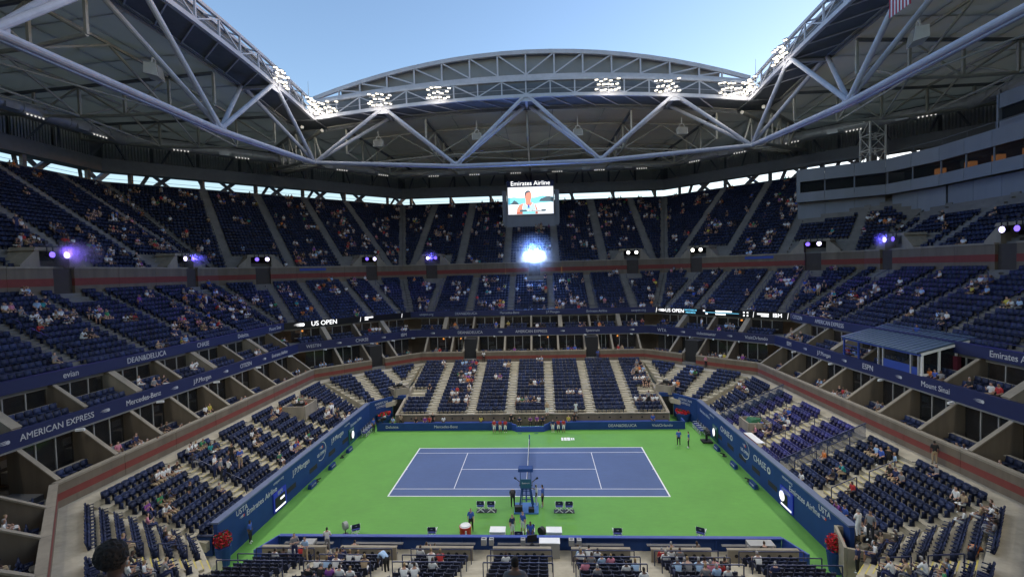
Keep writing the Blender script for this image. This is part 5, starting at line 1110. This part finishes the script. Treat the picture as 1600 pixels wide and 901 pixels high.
for i in sorted(solo):
    s = SEATS[i]; MM = Matrix.Translation(s['pos']) @ Matrix.Rotation(s['ang'],4,'Z')
    o = part('stadium_seat', SM[s['m']][0], None, None, MM)
    tag(o, 'navy folding seat, %s row, %s block, %s %s' % (ORD[s['row']], ORD[s['block']], SNAME[s['sec']], s['tier']), 'seat', 'seats of row %d block %d %s %s' % (s['row']+1, s['block']+1, SNAME[s['sec']], s['tier']))
    part('backrest', SM[s['m']][1], None, o, MM, smooth=False); up = (hash((round(s['pos'].x,1), round(s['pos'].y,1))) % 10) < 6 and s['sec'] != 'near'
    part('seat', SM[s['m']][3 if up else 2], None, o, MM)
# all the other seats as one mass
lo = MB(); lo.hexa([(-.25,-.20,.40),(.25,-.20,.40),(.25,-.16,.42),(-.25,-.16,.42),(-.24,-.30,.84),(.24,-.30,.84),(.24,-.25,.85),(-.24,-.25,.85)]); lo.hexa([(-.21,-.18,.40),(.21,-.18,.40),(.2,.22,.44),(-.2,.22,.44),(-.21,-.18,.46),(.21,-.18,.46),(.2,.23,.48),(-.2,.23,.48)]); lo.box((0,-.05,.2),(.08,.2,.4))
mid_ = MB(); 
for g in (fr, bk, su): mid_.add(g.v, g.f)
lob = mesh_arrays(lo.mesh('tmp', M_SEAT)); mib = mesh_arrays(mid_.mesh('tmp', M_SEAT))
rest = [s for i, s in enumerate(SEATS) if i not in solo]
parts_ = []
for base, sel in ((mib, [s for s in rest if s['d'] < 62 and s['tier'] == 'lower stand']), (lob, [s for s in rest if not (s['d'] < 62 and s['tier'] == 'lower stand')])):
    pos = np.array([s['pos'] for s in sel]); ang = np.array([s['ang'] for s in sel]) + rng.normal(0,.015,len(sel)); V, Lp, S, MI = replicate(base, pos, ang); MI = np.repeat([s['m'] for s in sel], len(base[2])); parts_.append((V, Lp, S, MI))
(V1,L1,S1,M1),(V2,L2,S2_,M2) = parts_
o = part('stadium_seats', arr_mesh('stadium_seats', np.concatenate([V1,V2]), np.concatenate([L1,L2+len(V1)]), np.concatenate([S1,S2_+len(L1)]), SEATM, np.concatenate([M1,M2])), None)
nf1, nf2 = len(mib[2]), len(lob[2]); va = o.data.attributes.new('var', 'FLOAT', 'FACE')
vv = np.concatenate([np.repeat(np.clip(rng.normal(0,.22,len(S1)//nf1),-.45,.8), nf1), np.repeat(np.clip(rng.normal(0,.28,len(S2_)//nf2),-.5,.9), nf2)]); va.data.foreach_set('value', vv.astype(np.float32))
tag(o, 'thousands of navy folding seats filling the rest of the stands', 'seats', None, 'stuff')
print('SEATS', len(SEATS), 'rest', len(rest))

# ------------------------------------------------------------------ people
SKIN = {'skin_light': (.55,.33,.24), 'skin_tan': (.36,.20,.13), 'skin_dark': (.12,.065,.045)}
HAIRC = [(.02,.015,.012), (.06,.035,.02), (.25,.17,.08), (.30,.29,.28)]
CLOTH = {'white': (.72,.72,.70), 'black': (.015,.015,.017), 'navy': (.02,.03,.10), 'red': (.45,.03,.03), 'grey': (.22,.22,.23), 'blue': (.04,.10,.42), 'pale blue': (.35,.50,.70), 'pink': (.60,.22,.30), 'green': (.05,.25,.10), 'orange': (.6,.18,.04), 'purple': (.22,.06,.28), 'yellow': (.6,.5,.08), 'tan': (.38,.28,.17), 'teal': (.03,.28,.28)}
PM = {}
def pm(kind, name, col):
    k = kind+'_'+name.replace(' ','_')
    return mat(k, col, .75 if kind != 'skin' else .55, var=.06, scale=9)
def skeleton(pose):
    """joints: name -> (pos, (rx, ry), region); bones"""
    J = {}; B = []
    sit = pose.startswith('sit'); pz = .50 if sit else .94; lean = {'sit_lean': .22, 'stoop': .0}.get(pose, 0)
    py = -.08 if sit else 0.0
    def j(n, p, r, reg): J[n] = (Vector(p), r if isinstance(r, tuple) else (r, r), reg)
    if pose == 'stoop':
        j('pel', (0,-.05,.92), (.15,.12), 2); j('waist', (0,.08,1.05), (.145,.11), 1); j('chest', (0,.28,1.14), (.17,.12), 1); j('neck', (0,.46,1.14), .06, 0); j('h1', (0,.52,1.10), (.075,.08), 0); j('h2', (0,.60,1.04), (.085,.10), 0); j('h3', (0,.66,1.0), (.06,.07), 3)
        sh, fw = Vector((0,.36,1.14)), Vector((0,.0,-1))
    else:
        l = lean
        j('pel', (0,py,pz), (.16,.12), 2); j('waist', (0,py+l*.3-.01,pz+.18), (.145,.105), 1); j('chest', (0,py+l*.8,pz+.38), (.175,.115), 1); j('neck', (0,py+l*1.1,pz+.55), .058, 0); j('h1', (0,py+l*1.15+.02,pz+.62), (.07,.08), 0); j('h2', (0,py+l*1.2+.03,pz+.71), (.082,.10), 0); j('h3', (0,py+l*1.2+.01,pz+.80), (.062,.075), 3)
        sh = Vector((0,py+l*.95,pz+.48))
    for sx, n in ((-1,'l'),(1,'r')):
        S_ = sh+Vector((sx*.17,0,0)); j('sh'+n, S_, .068, 1)
        if pose == 'stoop': el, wr, hd = S_+Vector((sx*.03,.08,-.28)), S_+Vector((sx*-.02,.14,-.52)), S_+Vector((sx*-.03,.16,-.62))
        elif sit and pose == 'sit_lean': el, wr, hd = S_+Vector((sx*.06,.14,-.24)), S_+Vector((sx*-.04,.34,-.22)), S_+Vector((sx*-.10,.42,-.20))
        elif pose == 'sit_phone' and sx > 0: el, wr, hd = S_+Vector((.06,.10,-.26)), S_+Vector((-.03,.28,-.06)), S_+Vector((-.06,.34,.0))
        elif sit: el, wr, hd = S_+Vector((sx*.07,.02,-.27)), S_+Vector((sx*-.02,.24,-.36)), S_+Vector((sx*-.07,.33,-.36))
        elif pose == 'stand_folded': el, wr, hd = S_+Vector((sx*.08,.04,-.28)), S_+Vector((sx*-.08,.20,-.24)), S_+Vector((sx*-.18,.20,-.2))
        elif pose == 'stand_point' and sx > 0: el, wr, hd = S_+Vector((.10,.14,-.20)), S_+Vector((.08,.38,-.12)), S_+Vector((.08,.47,-.09))
        elif pose == 'walk': el, wr, hd = S_+Vector((sx*.05,-.08*sx,-.28)), S_+Vector((sx*.06,.05-.16*sx,-.5)), S_+Vector((sx*.06,.08-.18*sx,-.59))
        else: el, wr, hd = S_+Vector((sx*.06,-.03,-.28)), S_+Vector((sx*.07,.04,-.52)), S_+Vector((sx*.06,.07,-.61))
        j('el'+n, el, .047, 1); j('fa'+n, el.lerp(wr,.12), .043, 0); j('wr'+n, wr, .032, 0); j('hd'+n, hd, (.042,.026), 0)
        if sit: hp, kn, an, toe = Vector((sx*.10,py+.04,pz-.02)), Vector((sx*.13,py+.46,pz+.02)), Vector((sx*.13,py+.48,.09)), Vector((sx*.14,py+.64,.04))
        else:
            st_ = .16*sx if pose == 'walk' else .03*sx; base = J['pel'][0]
            hp, kn, an, toe = Vector((sx*.10,base.y,.86)), Vector((sx*.11,base.y+.03+st_*.6,.48)), Vector((sx*.12,base.y-.02+st_,.08)), Vector((sx*.13,base.y+.15+st_,.04))
        j('hp'+n, hp, .092, 2); j('kn'+n, kn, .066, 2); j('an'+n, an, .046, 2); j('to'+n, toe, (.045,.038), 4)
        B += [('chest','sh'+n),('sh'+n,'el'+n),('el'+n,'fa'+n),('fa'+n,'wr'+n),('wr'+n,'hd'+n),('pel','hp'+n),('hp'+n,'kn'+n),('kn'+n,'an'+n),('an'+n,'to'+n)]
    B += [('pel','waist'),('waist','chest'),('chest','neck'),('neck','h1'),('h1','h2'),('h2','h3')]
    return J, B
def person_mesh(pose, sub, shorts):
    J, B = skeleton(pose); names = list(J); ix = {n: i for i, n in enumerate(names)}
    me = bpy.data.meshes.new('person'); me.from_pydata([J[n][0] for n in names], [(ix[a], ix[b]) for a, b in B], [])
    ob = bpy.data.objects.new('tmp_person', me); COL.objects.link(ob); md = ob.modifiers.new('skin', 'SKIN'); md.use_smooth_shade = True
    sv = me.skin_vertices[0].data
    for n in names: sv[ix[n]].radius = J[n][1]; sv[ix[n]].use_root = (n == 'pel')
    if sub: m2 = ob.modifiers.new('sub', 'SUBSURF'); m2.levels = sub; m2.render_levels = sub
    dg = bpy.context.evaluated_depsgraph_get(); ev = ob.evaluated_get(dg); out_ = bpy.data.meshes.new_from_object(ev); bpy.data.objects.remove(ob)
    segs = [(np.array(J[a][0]), np.array(J[b][0]), a, b) for a, b in B]; head = np.array(J['h2'][0]); hd_dir = (np.array(J['h3'][0])-np.array(J['h1'][0])); hd_dir /= np.linalg.norm(hd_dir)
    fwd = np.array([0,1,0]) if pose != 'stoop' else np.array([0,.3,-.95])
    mi = []
    for p in out_.polygons:
        c = np.array(p.center); best = (9, None)
        for a, b, na, nb in segs:
            d = b-a; t = np.clip(np.dot(c-a, d)/np.dot(d,d), 0, 1); e = np.linalg.norm(c-a-d*t)
            if e < best[0]: best = (e, (na, nb, t))
        na, nb, t = best[1]; reg = J[na][2] if t < .5 else J[nb][2]
        if na == 'chest' and nb == 'neck': reg = 1 if t < .55 else 0
        if na in ('el'+'l','el'+'r') or na[:2] in ('fa','wr'): reg = 0
        if na[:2] == 'sh': reg = 1 if t < .8 else 0
        if na == 'pel' and nb == 'waist': reg = 2 if t < .35 else 1
        if na == 'chest' and nb[:2] == 'sh' or nb == 'chest': reg = 1
        if na[:2] == 'pe' and nb[:2] == 'hp' or na[:2] == 'hp': reg = 2
        if na[:2] == 'kn': reg = 0 if shorts else (2 if t < .88 else 4)
        if na[:2] == 'an': reg = 4
        if na in ('h1','h2','neck') and na != 'neck':
            q = c-head; reg = 3 if (np.dot(q,hd_dir) > .05 or np.dot(q,fwd) < -.015 and np.dot(q,hd_dir) > -.07) else 0
        mi.append(reg)
    out_.materials.clear()
    for m in (MATS['stand_concrete'],)*5: out_.materials.append(m)
    out_.polygons.foreach_set('material_index', mi); out_.update(); return out_
POSES = ('sit', 'sit_lean', 'sit_phone', 'stand', 'stand_folded', 'stand_point', 'walk', 'stoop')
PMESH = {(p, sh): person_mesh(p, 1, sh) for p in POSES for sh in (False, True)}
LOW = {p: mesh_arrays(person_mesh(p, 0, p != 'stand')) for p in ('sit', 'sit_lean', 'stand')}
NP = 0; USED = set()
def lab(s): return s if len(s.replace(',',' ').split()) <= 16 else s.replace('person in','in',1).replace(' trousers','',1)
def cmat(nm): return pm('cloth', nm, CLOTH[nm])
def person(pos, ang, pose, top, bottom, where, group, hair=None, skin=None, shorts=None, scale=None, cap=None):
    global NP
    shorts = bottom.endswith('shorts') if shorts is None else shorts
    o = bpy.data.objects.new('person', PMESH[(pose, shorts)])
    sk = skin or random.choice(list(SKIN)); hc = random.randrange(4) if hair is None else hair
    ms = [pm('skin', sk, SKIN[sk]), cmat(top), cmat(bottom.split(' ')[0] if bottom.split(' ')[0] in CLOTH else ' '.join(bottom.split(' ')[:-1])), pm('hair', str(hc), HAIRC[hc]) if cap is None else cmat(cap), pm('cloth','shoe_dark',(.03,.03,.03)) if random.random() < .6 else cmat('white')]
    for i, m in enumerate(ms): o.material_slots[i].link = 'OBJECT'; o.material_slots[i].material = m
    sc = scale or random.uniform(.94, 1.05)
    link(o, None, Matrix.Translation(pos) @ Matrix.Rotation(ang,4,'Z') @ Matrix.Scale(sc,4))
    tag(o, lab('%s person in %s top, %s%s' % ({'sit':'seated','sit_lean':'seated','sit_phone':'seated','walk':'walking','stoop':'stooping'}.get(pose,'standing'), top, bottom, where)), 'person', group); NP += 1
    return o
G0 = 'people on and beside the court'
face = lambda dx, dy: ang2((dx, dy))
person((-3.9,-11.0,0), face(.1,-1), 'walk', 'blue', 'black trousers', ', walking beside the red cooler', G0, 1, 'skin_light')
person((-1.05,-7.25,0), face(-.1,1), 'stoop', 'black', 'black trousers', ', bending left of the umpire chair', G0, 0)
person((.85,-7.1,0), face(-1,.1), 'stand_point', 'white', 'white trousers', ' by the umpire chair ladder', G0, 3)
person((1.35,-7.25,0), face(-1,.3), 'stand', 'blue', 'black shorts', ' right of the umpire chair', G0, 0)
person((-.85,-11.6,0), face(.6,-.8), 'stand', 'navy', 'white shorts', ', blond, at the near barrier', G0, 2)
person((-.1,-11.2,0), face(-.5,-.9), 'stand', 'blue', 'white shorts', ', dark cap, facing the near barrier', G0, 0, cap='black')
person((.45,-11.9,-.02), face(0,-1), 'sit', 'blue', 'navy trousers', ' on a chair by right white chest', G0, 0, 'skin_dark')
fchair(.45, -11.95, math.pi, 'white framed folding chair under the seated official in blue')
person((15.75,5.8,0), face(.2,1), 'stand', 'blue', 'black trousers', ', left of two guards in right court corner', G0, 0)
person((16.6,5.25,0), face(-1,.4), 'stand', 'blue', 'black trousers', ', right of two guards in right court corner', G0, 1)
person((-18.7,10.6,0), face(1,-.6), 'stand', 'blue', 'black trousers', ' at left end of the far barrier', G0, 0)
person((-19.55,-12.6,0), face(1,0), 'stand', 'blue', 'black trousers', ' against the near end of left wall', G0, 0, 'skin_dark')
for k, (x, o_) in enumerate(((-4.2,'left trio, outer'),(-3.5,'left trio, middle'),(-2.9,'left trio, inner'),(2.65,'right trio, inner'),(3.3,'right trio, middle'),(3.9,'right trio, outer'))):
    person((x,10.35,0), face(0,-1), 'stand', 'red' if k != 3 else 'navy', 'white shorts', ', ball crew of %s' % o_, 'ball crew at the far barrier', 0, scale=.9)
for k, (x, tp, ps) in enumerate(((-16.9,'pale blue','sit'),(-15.9,'tan','stand'),(-14.0,'black','sit'),(-12.9,'purple','sit'),(-11.9,'black','stand'),(-10.6,'white','sit'),(-6.0,'yellow','sit'),(-2.3,'black','stand'),(-1.3,'navy','sit_lean'),(.0,'purple','sit_lean'),(.8,'purple','sit'),(1.5,'navy','sit_lean'),(4.6,'yellow','sit'),(5.3,'black','stand'),(14.6,'blue','sit'),(-12.3,'red','sit'))):
    z_ = .22 if ps != 'stand' else .06
    person((x, 12.35 if ps == 'stand' else 12.3, z_-.06 if ps != 'stand' else z_), face(0,-1), ps, tp, 'black trousers', ', %s along the far bench from left' % ORD[sorted([-16.9,-15.9,-14.0,-12.9,-11.9,-10.6,-6,-2.3,-1.3,0,.8,1.5,4.6,5.3,14.6,-12.3]).index(x)], 'crew along the far bench')
# near stand, as in the photograph
def seat_at(px, py, tiers):
    best = None
    for s in SEATS:
        if s['tier'] not in tiers: continue
        x, y, z = project(s['pos']+Vector((0,0,.9))); d = (x-px)**2+(y-py)**2
        if not s.get('taken') and (best is None or d < best[0]): best = (d, s)
    best[1]['taken'] = True; return best[1]
WEAR = ['white','black','navy','grey','blue','pale blue','red','pink','green','orange','purple','yellow','tan','teal']; WP = np.array([.30,.17,.10,.11,.06,.08,.05,.03,.02,.03,.02,.01,.04,.02]); WP /= WP.sum()
BOT = ['black trousers','navy trousers','tan trousers','grey trousers','white shorts','tan shorts','navy shorts','black shorts']
BW = 'row %s, block %s'
def where(s): return ', %s row, %s block, %s %s' % (ORD[s['row']], ORD[s['block']], SNAME[s['sec']], {'lower stand':'lower stand','press row':'press row','lower suites':'lower suites','upper suites':'upper suites','middle tier':'middle tier','upper tier':'upper tier'}[s['tier']])
def sitter(s, top=None, pose=None, bottom=None):
    for _ in range(60):
        t_ = top or str(rng.choice(WEAR, p=WP)); b_ = bottom or str(rng.choice(BOT)); w_ = where(s); k = (t_, b_, w_)
        if k not in USED: break
    USED.add(k); s['taken'] = True; ps = pose or random.choice(('sit','sit','sit_lean','sit_phone'))
    MM = Matrix.Rotation(s['ang'],4,'Z'); p = s['pos'] + (MM @ Vector((0,.02,0)))
    return person(p, s['ang']+random.uniform(-.25,.25), ps, t_, b_, w_, 'spectators seated in the stands')
nearL = ('lower stand', 'press row')
for px, py, top in ((460,858,'white'),(513,845,'black'),(521,847,'black'),(533,848,'navy'),(545,846,'tan'),(505,882,'pale blue'),(522,880,'white'),(492,884,'white'),(655,846,'orange'),(667,845,'red'),(658,862,'white'),(646,880,'white'),(675,880,'white'),(785,868,'white'),(897,850,'black'),(1050,845,'navy'),(1027,866,'red'),(1173,848,'white'),(1190,848,'black'),(1203,845,'pale blue'),(982,880,'white'),(998,880,'pale blue'),(1130,880,'black'),(1185,887,'white'),(1205,890,'navy'),(900,890,'pink'),(545,895,'white'),(575,892,'tan'),
      (232,812,'pink'),(240,800,'purple'),(250,795,'white'),(260,790,'black'),(250,735,'white'),(258,740,'white'),(275,725,'black'),(295,722,'black'),(190,845,'navy'),(215,885,'white'),(245,890,'grey'),(470,690,'red'),(480,685,'white'),(455,692,'white'),(462,697,'blue'),(487,682,'green'),(495,681,'black'),(435,720,'green'),
      (1345,835,'white'),(1360,850,'white'),(1375,840,'tan'),(1395,838,'black'),(1485,770,'white'),(1497,775,'tan'),(1510,782,'white'),(1525,790,'tan'),(1280,710,'orange'),(1325,730,'teal'),(1310,745,'black'),(1330,748,'red'),(1250,745,'white'),(1420,885,'tan'),(1450,890,'white')):
    s = seat_at(px, py, nearL); sitter(s, top)
def onground(px, py, z):
    d = Vector(((px-800)/F_PX, -(py-450.5)/F_PX, 1)); d = _r2*d.x + _u2*d.y + _f; t_ = (z-CAM.z)/d.z; return CAM + d*t_
STAND = [(512,862,.9,'white','grey trousers',', tall, in the near aisle by a seat block',(-.2,.9)),(461,875,1.36,'grey','navy trousers',', left of two in the near left rows',(.4,-.6)),(478,880,1.36,'pale blue','tan trousers',', right of two in the near left rows',(-.3,-1)),(604,897,1.7,'pale blue','black trousers',', stooping over a tray in the near aisle',(-.6,.4)),
  (298,790,2.6,'black','black shorts',' in the middle of left lower stand',(1,.3)),(248,715,4.8,'teal','tan shorts',', left of two ushers on the left walkway',(1,0)),(262,703,4.8,'teal','tan shorts',', right of two ushers on the left walkway',(1,0)),(336,745,3.4,'white','navy trousers',', left of a group in the left rows',(1,.2)),(346,750,3.4,'grey','black trousers',', plaid shirt, centre of a left rows group',(1,.2)),(358,748,3.0,'white','black trousers',', long hair, right of a left rows group',(.3,1)),(363,725,3.6,'black','black trousers',', by the aisle of the left stand',(.5,-1)),(376,732,3.3,'blue','tan shorts',', stout, by the aisle of the left stand',(1,-.5)),
  (1341,838,2.9,'white','white trousers',' above the near right camera pit',(-.2,1)),(1360,845,2.9,'grey','black trousers',', beside a woman above near right pit',(-.6,-.5)),(1388,735,3.6,'black','black trousers',', left of a pair in the right stand',(.4,1)),(1398,742,3.4,'pale blue','black trousers',', right of a pair in the right stand',(-1,.3)),(1460,725,4.8,'black','tan trousers',', white cap, on the right walkway',(.3,.8)),(1530,885,3.6,'orange','navy trousers',', bending in the near right rows',(-1,-.3)),(1267,632,3.2,'purple','black trousers',' among the violet seats reading',(-1,.2)),(1320,640,5.1,'grey','grey trousers',', left of talkers by the right parapet',(1,0)),(1326,645,5.1,'tan','black trousers',', right of talkers by the right parapet',(-1,.3)),
  (466,598,4.8,'teal','tan trousers',', usher below the left parapet',(1,-1)),(584,572,4.8,'teal','tan trousers',', usher at the far left tunnel mouth',(.2,-1)),(658,565,4.8,'pale blue','tan trousers',', usher at left end of far walkway',(.2,-1)),(1096,572,4.8,'white','black trousers',', left of two at far right tunnel mouth',(0,-1)),(1103,575,4.8,'pink','black trousers',', right of two at far right tunnel mouth',(0,-1)),(730,563,4.8,'teal','tan trousers',', usher at the left far tunnel',(0,-1)),(756,566,4.8,'white','black trousers',', first of two right of left tunnel',(0,-1)),(761,563,4.8,'teal','navy trousers',', second of two right of left tunnel',(0,-1)),(934,563,4.8,'blue','navy trousers',', usher at the right far tunnel',(0,-1)),(900,648,1.3,'white','white shorts',', in the far front row aisle',(0,-1)),(855,650,1.3,'tan','white shorts',', at the foot of the centre aisle',(0,-1))]
for px, py, z, tp, bt, wh, f_ in STAND: person(onground(px,py,z), face(*f_), 'stoop' if 'stoop' in wh or 'bending' in wh else random.choice(('stand','stand_folded','stand')), tp, bt, wh, 'people standing in the stands')
person(onground(1340,892,1.5)+Vector((0,0,-.1)), face(-.6,1), 'stand', 'navy', 'black trousers', ', operator in the near right camera pit', 'people standing in the stands')
# two viewers just below the camera
hp1 = person((-2.22,-41.2,15.06), face(.25,1), 'stand', 'black', 'black trousers', ', dark curly head close to the camera', 'viewers just below the camera', 0, 'skin_dark', scale=.92)
hp2 = person((.93,-36.5,12.55), face(0,1), 'sit', 'grey', 'navy trousers', ', back of a short-haired head at bottom centre', 'viewers just below the camera', 0, 'skin_tan')
hm = bpy.data.meshes.new('hair'); import bmesh as _bm
_b = _bm.new(); _bm.ops.create_icosphere(_b, subdivisions=4, radius=.118)
for v in _b.verts: v.co *= 1 + rng.uniform(-.05,.07); v.co.z *= 1.05
_b.to_mesh(hm); _b.free(); hm.materials.append(pm('hair','0',HAIRC[0]))
part('hair', hm, None, hp1, Matrix.Translation((-2.23,-41.21,15.06+1.565)))
for (p_, z_, lb) in (((.93,-36.5),12.55,'under the viewer at bottom centre'),):
    MM = Matrix.Translation((*p_,z_)); o = part('stadium_seat', SM[0][0], None, None, MM); tag(o, 'navy stadium seat ' + lb, 'seat'); part('backrest', SM[0][1], None, o, MM); part('seat', SM[0][2], None, o, MM)
# the rest of the crowd: clustered seats
cands = {}
for s in SEATS:
    if s['vis'] and not s.get('taken'): cands.setdefault(s['tier'], []).append(s)
FR = {'lower stand': .10, 'press row': .05, 'lower suites': .30, 'upper suites': .16, 'middle tier': .12, 'upper tier': .11}
crowd = []
for tier, L in cands.items():
    key = {}
    for s in L: key[(s['sec'], s['row'], s['block'], s['idx'])] = s
    target = int(len(L)*FR.get(tier, .08)); got = 0; hubs = [random.choice(L) for _ in range(max(6, target//18))]
    tries = 0
    while got < target and tries < target*20:
        tries += 1
        if random.random() < (.75 if tier == 'lower stand' else .4): h_ = random.choice(hubs); r_, b_, i_ = h_['row']+int(rng.normal(0,2.2)), h_['block'], h_['idx']+int(rng.normal(0,4)); s = key.get((h_['sec'], r_, b_, i_))
        else: s = random.choice(L)
        if s is None or s.get('taken'): continue
        for k in range(random.choice((1,2,2,3,4,6) if tier == 'lower stand' else (1,1,2,2,3))):
            q = key.get((s['sec'], s['row'], s['block'], s['idx']+k))
            if q is None or q.get('taken'): break
            q['taken'] = True; crowd.append(q); got += 1
crowd.sort(key=lambda s: s['d'])
k_ = 300-NP
for s in crowd[:k_]: sitter(s)
rest = crowd[k_:]
# everyone farther away: one mass
Vs, Ls, Ss, Cs = [], [], [], []; vo = lo_ = 0
names = list(CLOTH)
sel_pose = rng.choice(['sit','sit_lean','stand'], size=len(rest), p=[.60,.32,.08])
for ps in ('sit','sit_lean','stand'):
    sel = [s for s, q in zip(rest, sel_pose) if q == ps]
    if not sel: continue
    base = LOW[ps]; V, Lp, S, MI = replicate(base, np.array([s['pos'] for s in sel]), np.array([s['ang'] for s in sel])+rng.normal(0,.3,len(sel)), rng.uniform(.92,1.06,len(sel)))
    nf = len(base[2]); pal = np.zeros((len(sel),5,4)); pal[...,3] = 1
    tops = rng.choice(WEAR, size=len(sel), p=WP); bots = rng.choice(['black','navy','tan','grey','white'], size=len(sel), p=[.3,.25,.2,.15,.1])
    for i in range(len(sel)): pal[i,0,:3] = list(SKIN.values())[rng.integers(3)]; pal[i,1,:3] = CLOTH[tops[i]]; pal[i,2,:3] = CLOTH[bots[i]]; pal[i,3,:3] = HAIRC[rng.integers(4)]; pal[i,4,:3] = (.1,.1,.1)
    colr = pal[np.repeat(np.arange(len(sel)), nf), MI]
    Vs.append(V); Ls.append(Lp+vo); Ss.append(S+lo_); Cs.append(colr); vo += len(V); lo_ += len(Lp)
mc = bpy.data.materials.new('crowd_clothes'); mc.use_nodes = True; at = mc.node_tree.nodes.new('ShaderNodeAttribute'); at.attribute_name = 'col'
mc.node_tree.links.new(at.outputs['Color'], mc.node_tree.nodes['Principled BSDF'].inputs['Base Color']); mc.node_tree.nodes['Principled BSDF'].inputs['Roughness'].default_value = .8
o = part('crowd', arr_mesh('crowd', np.concatenate(Vs), np.concatenate(Ls), np.concatenate(Ss), [mc], None, np.concatenate(Cs)), None)
tag(o, 'scattered spectators in the distant rows of the stands', 'crowd', None, 'stuff')
print('PEOPLE', NP, 'crowd', len(rest))
bad = [k for k, v in LABELS.items() if len(v) > 1 and (len(set(v)) > 1 or v[0] is None)]
print('DUP LABELS', len(bad), bad[:5])
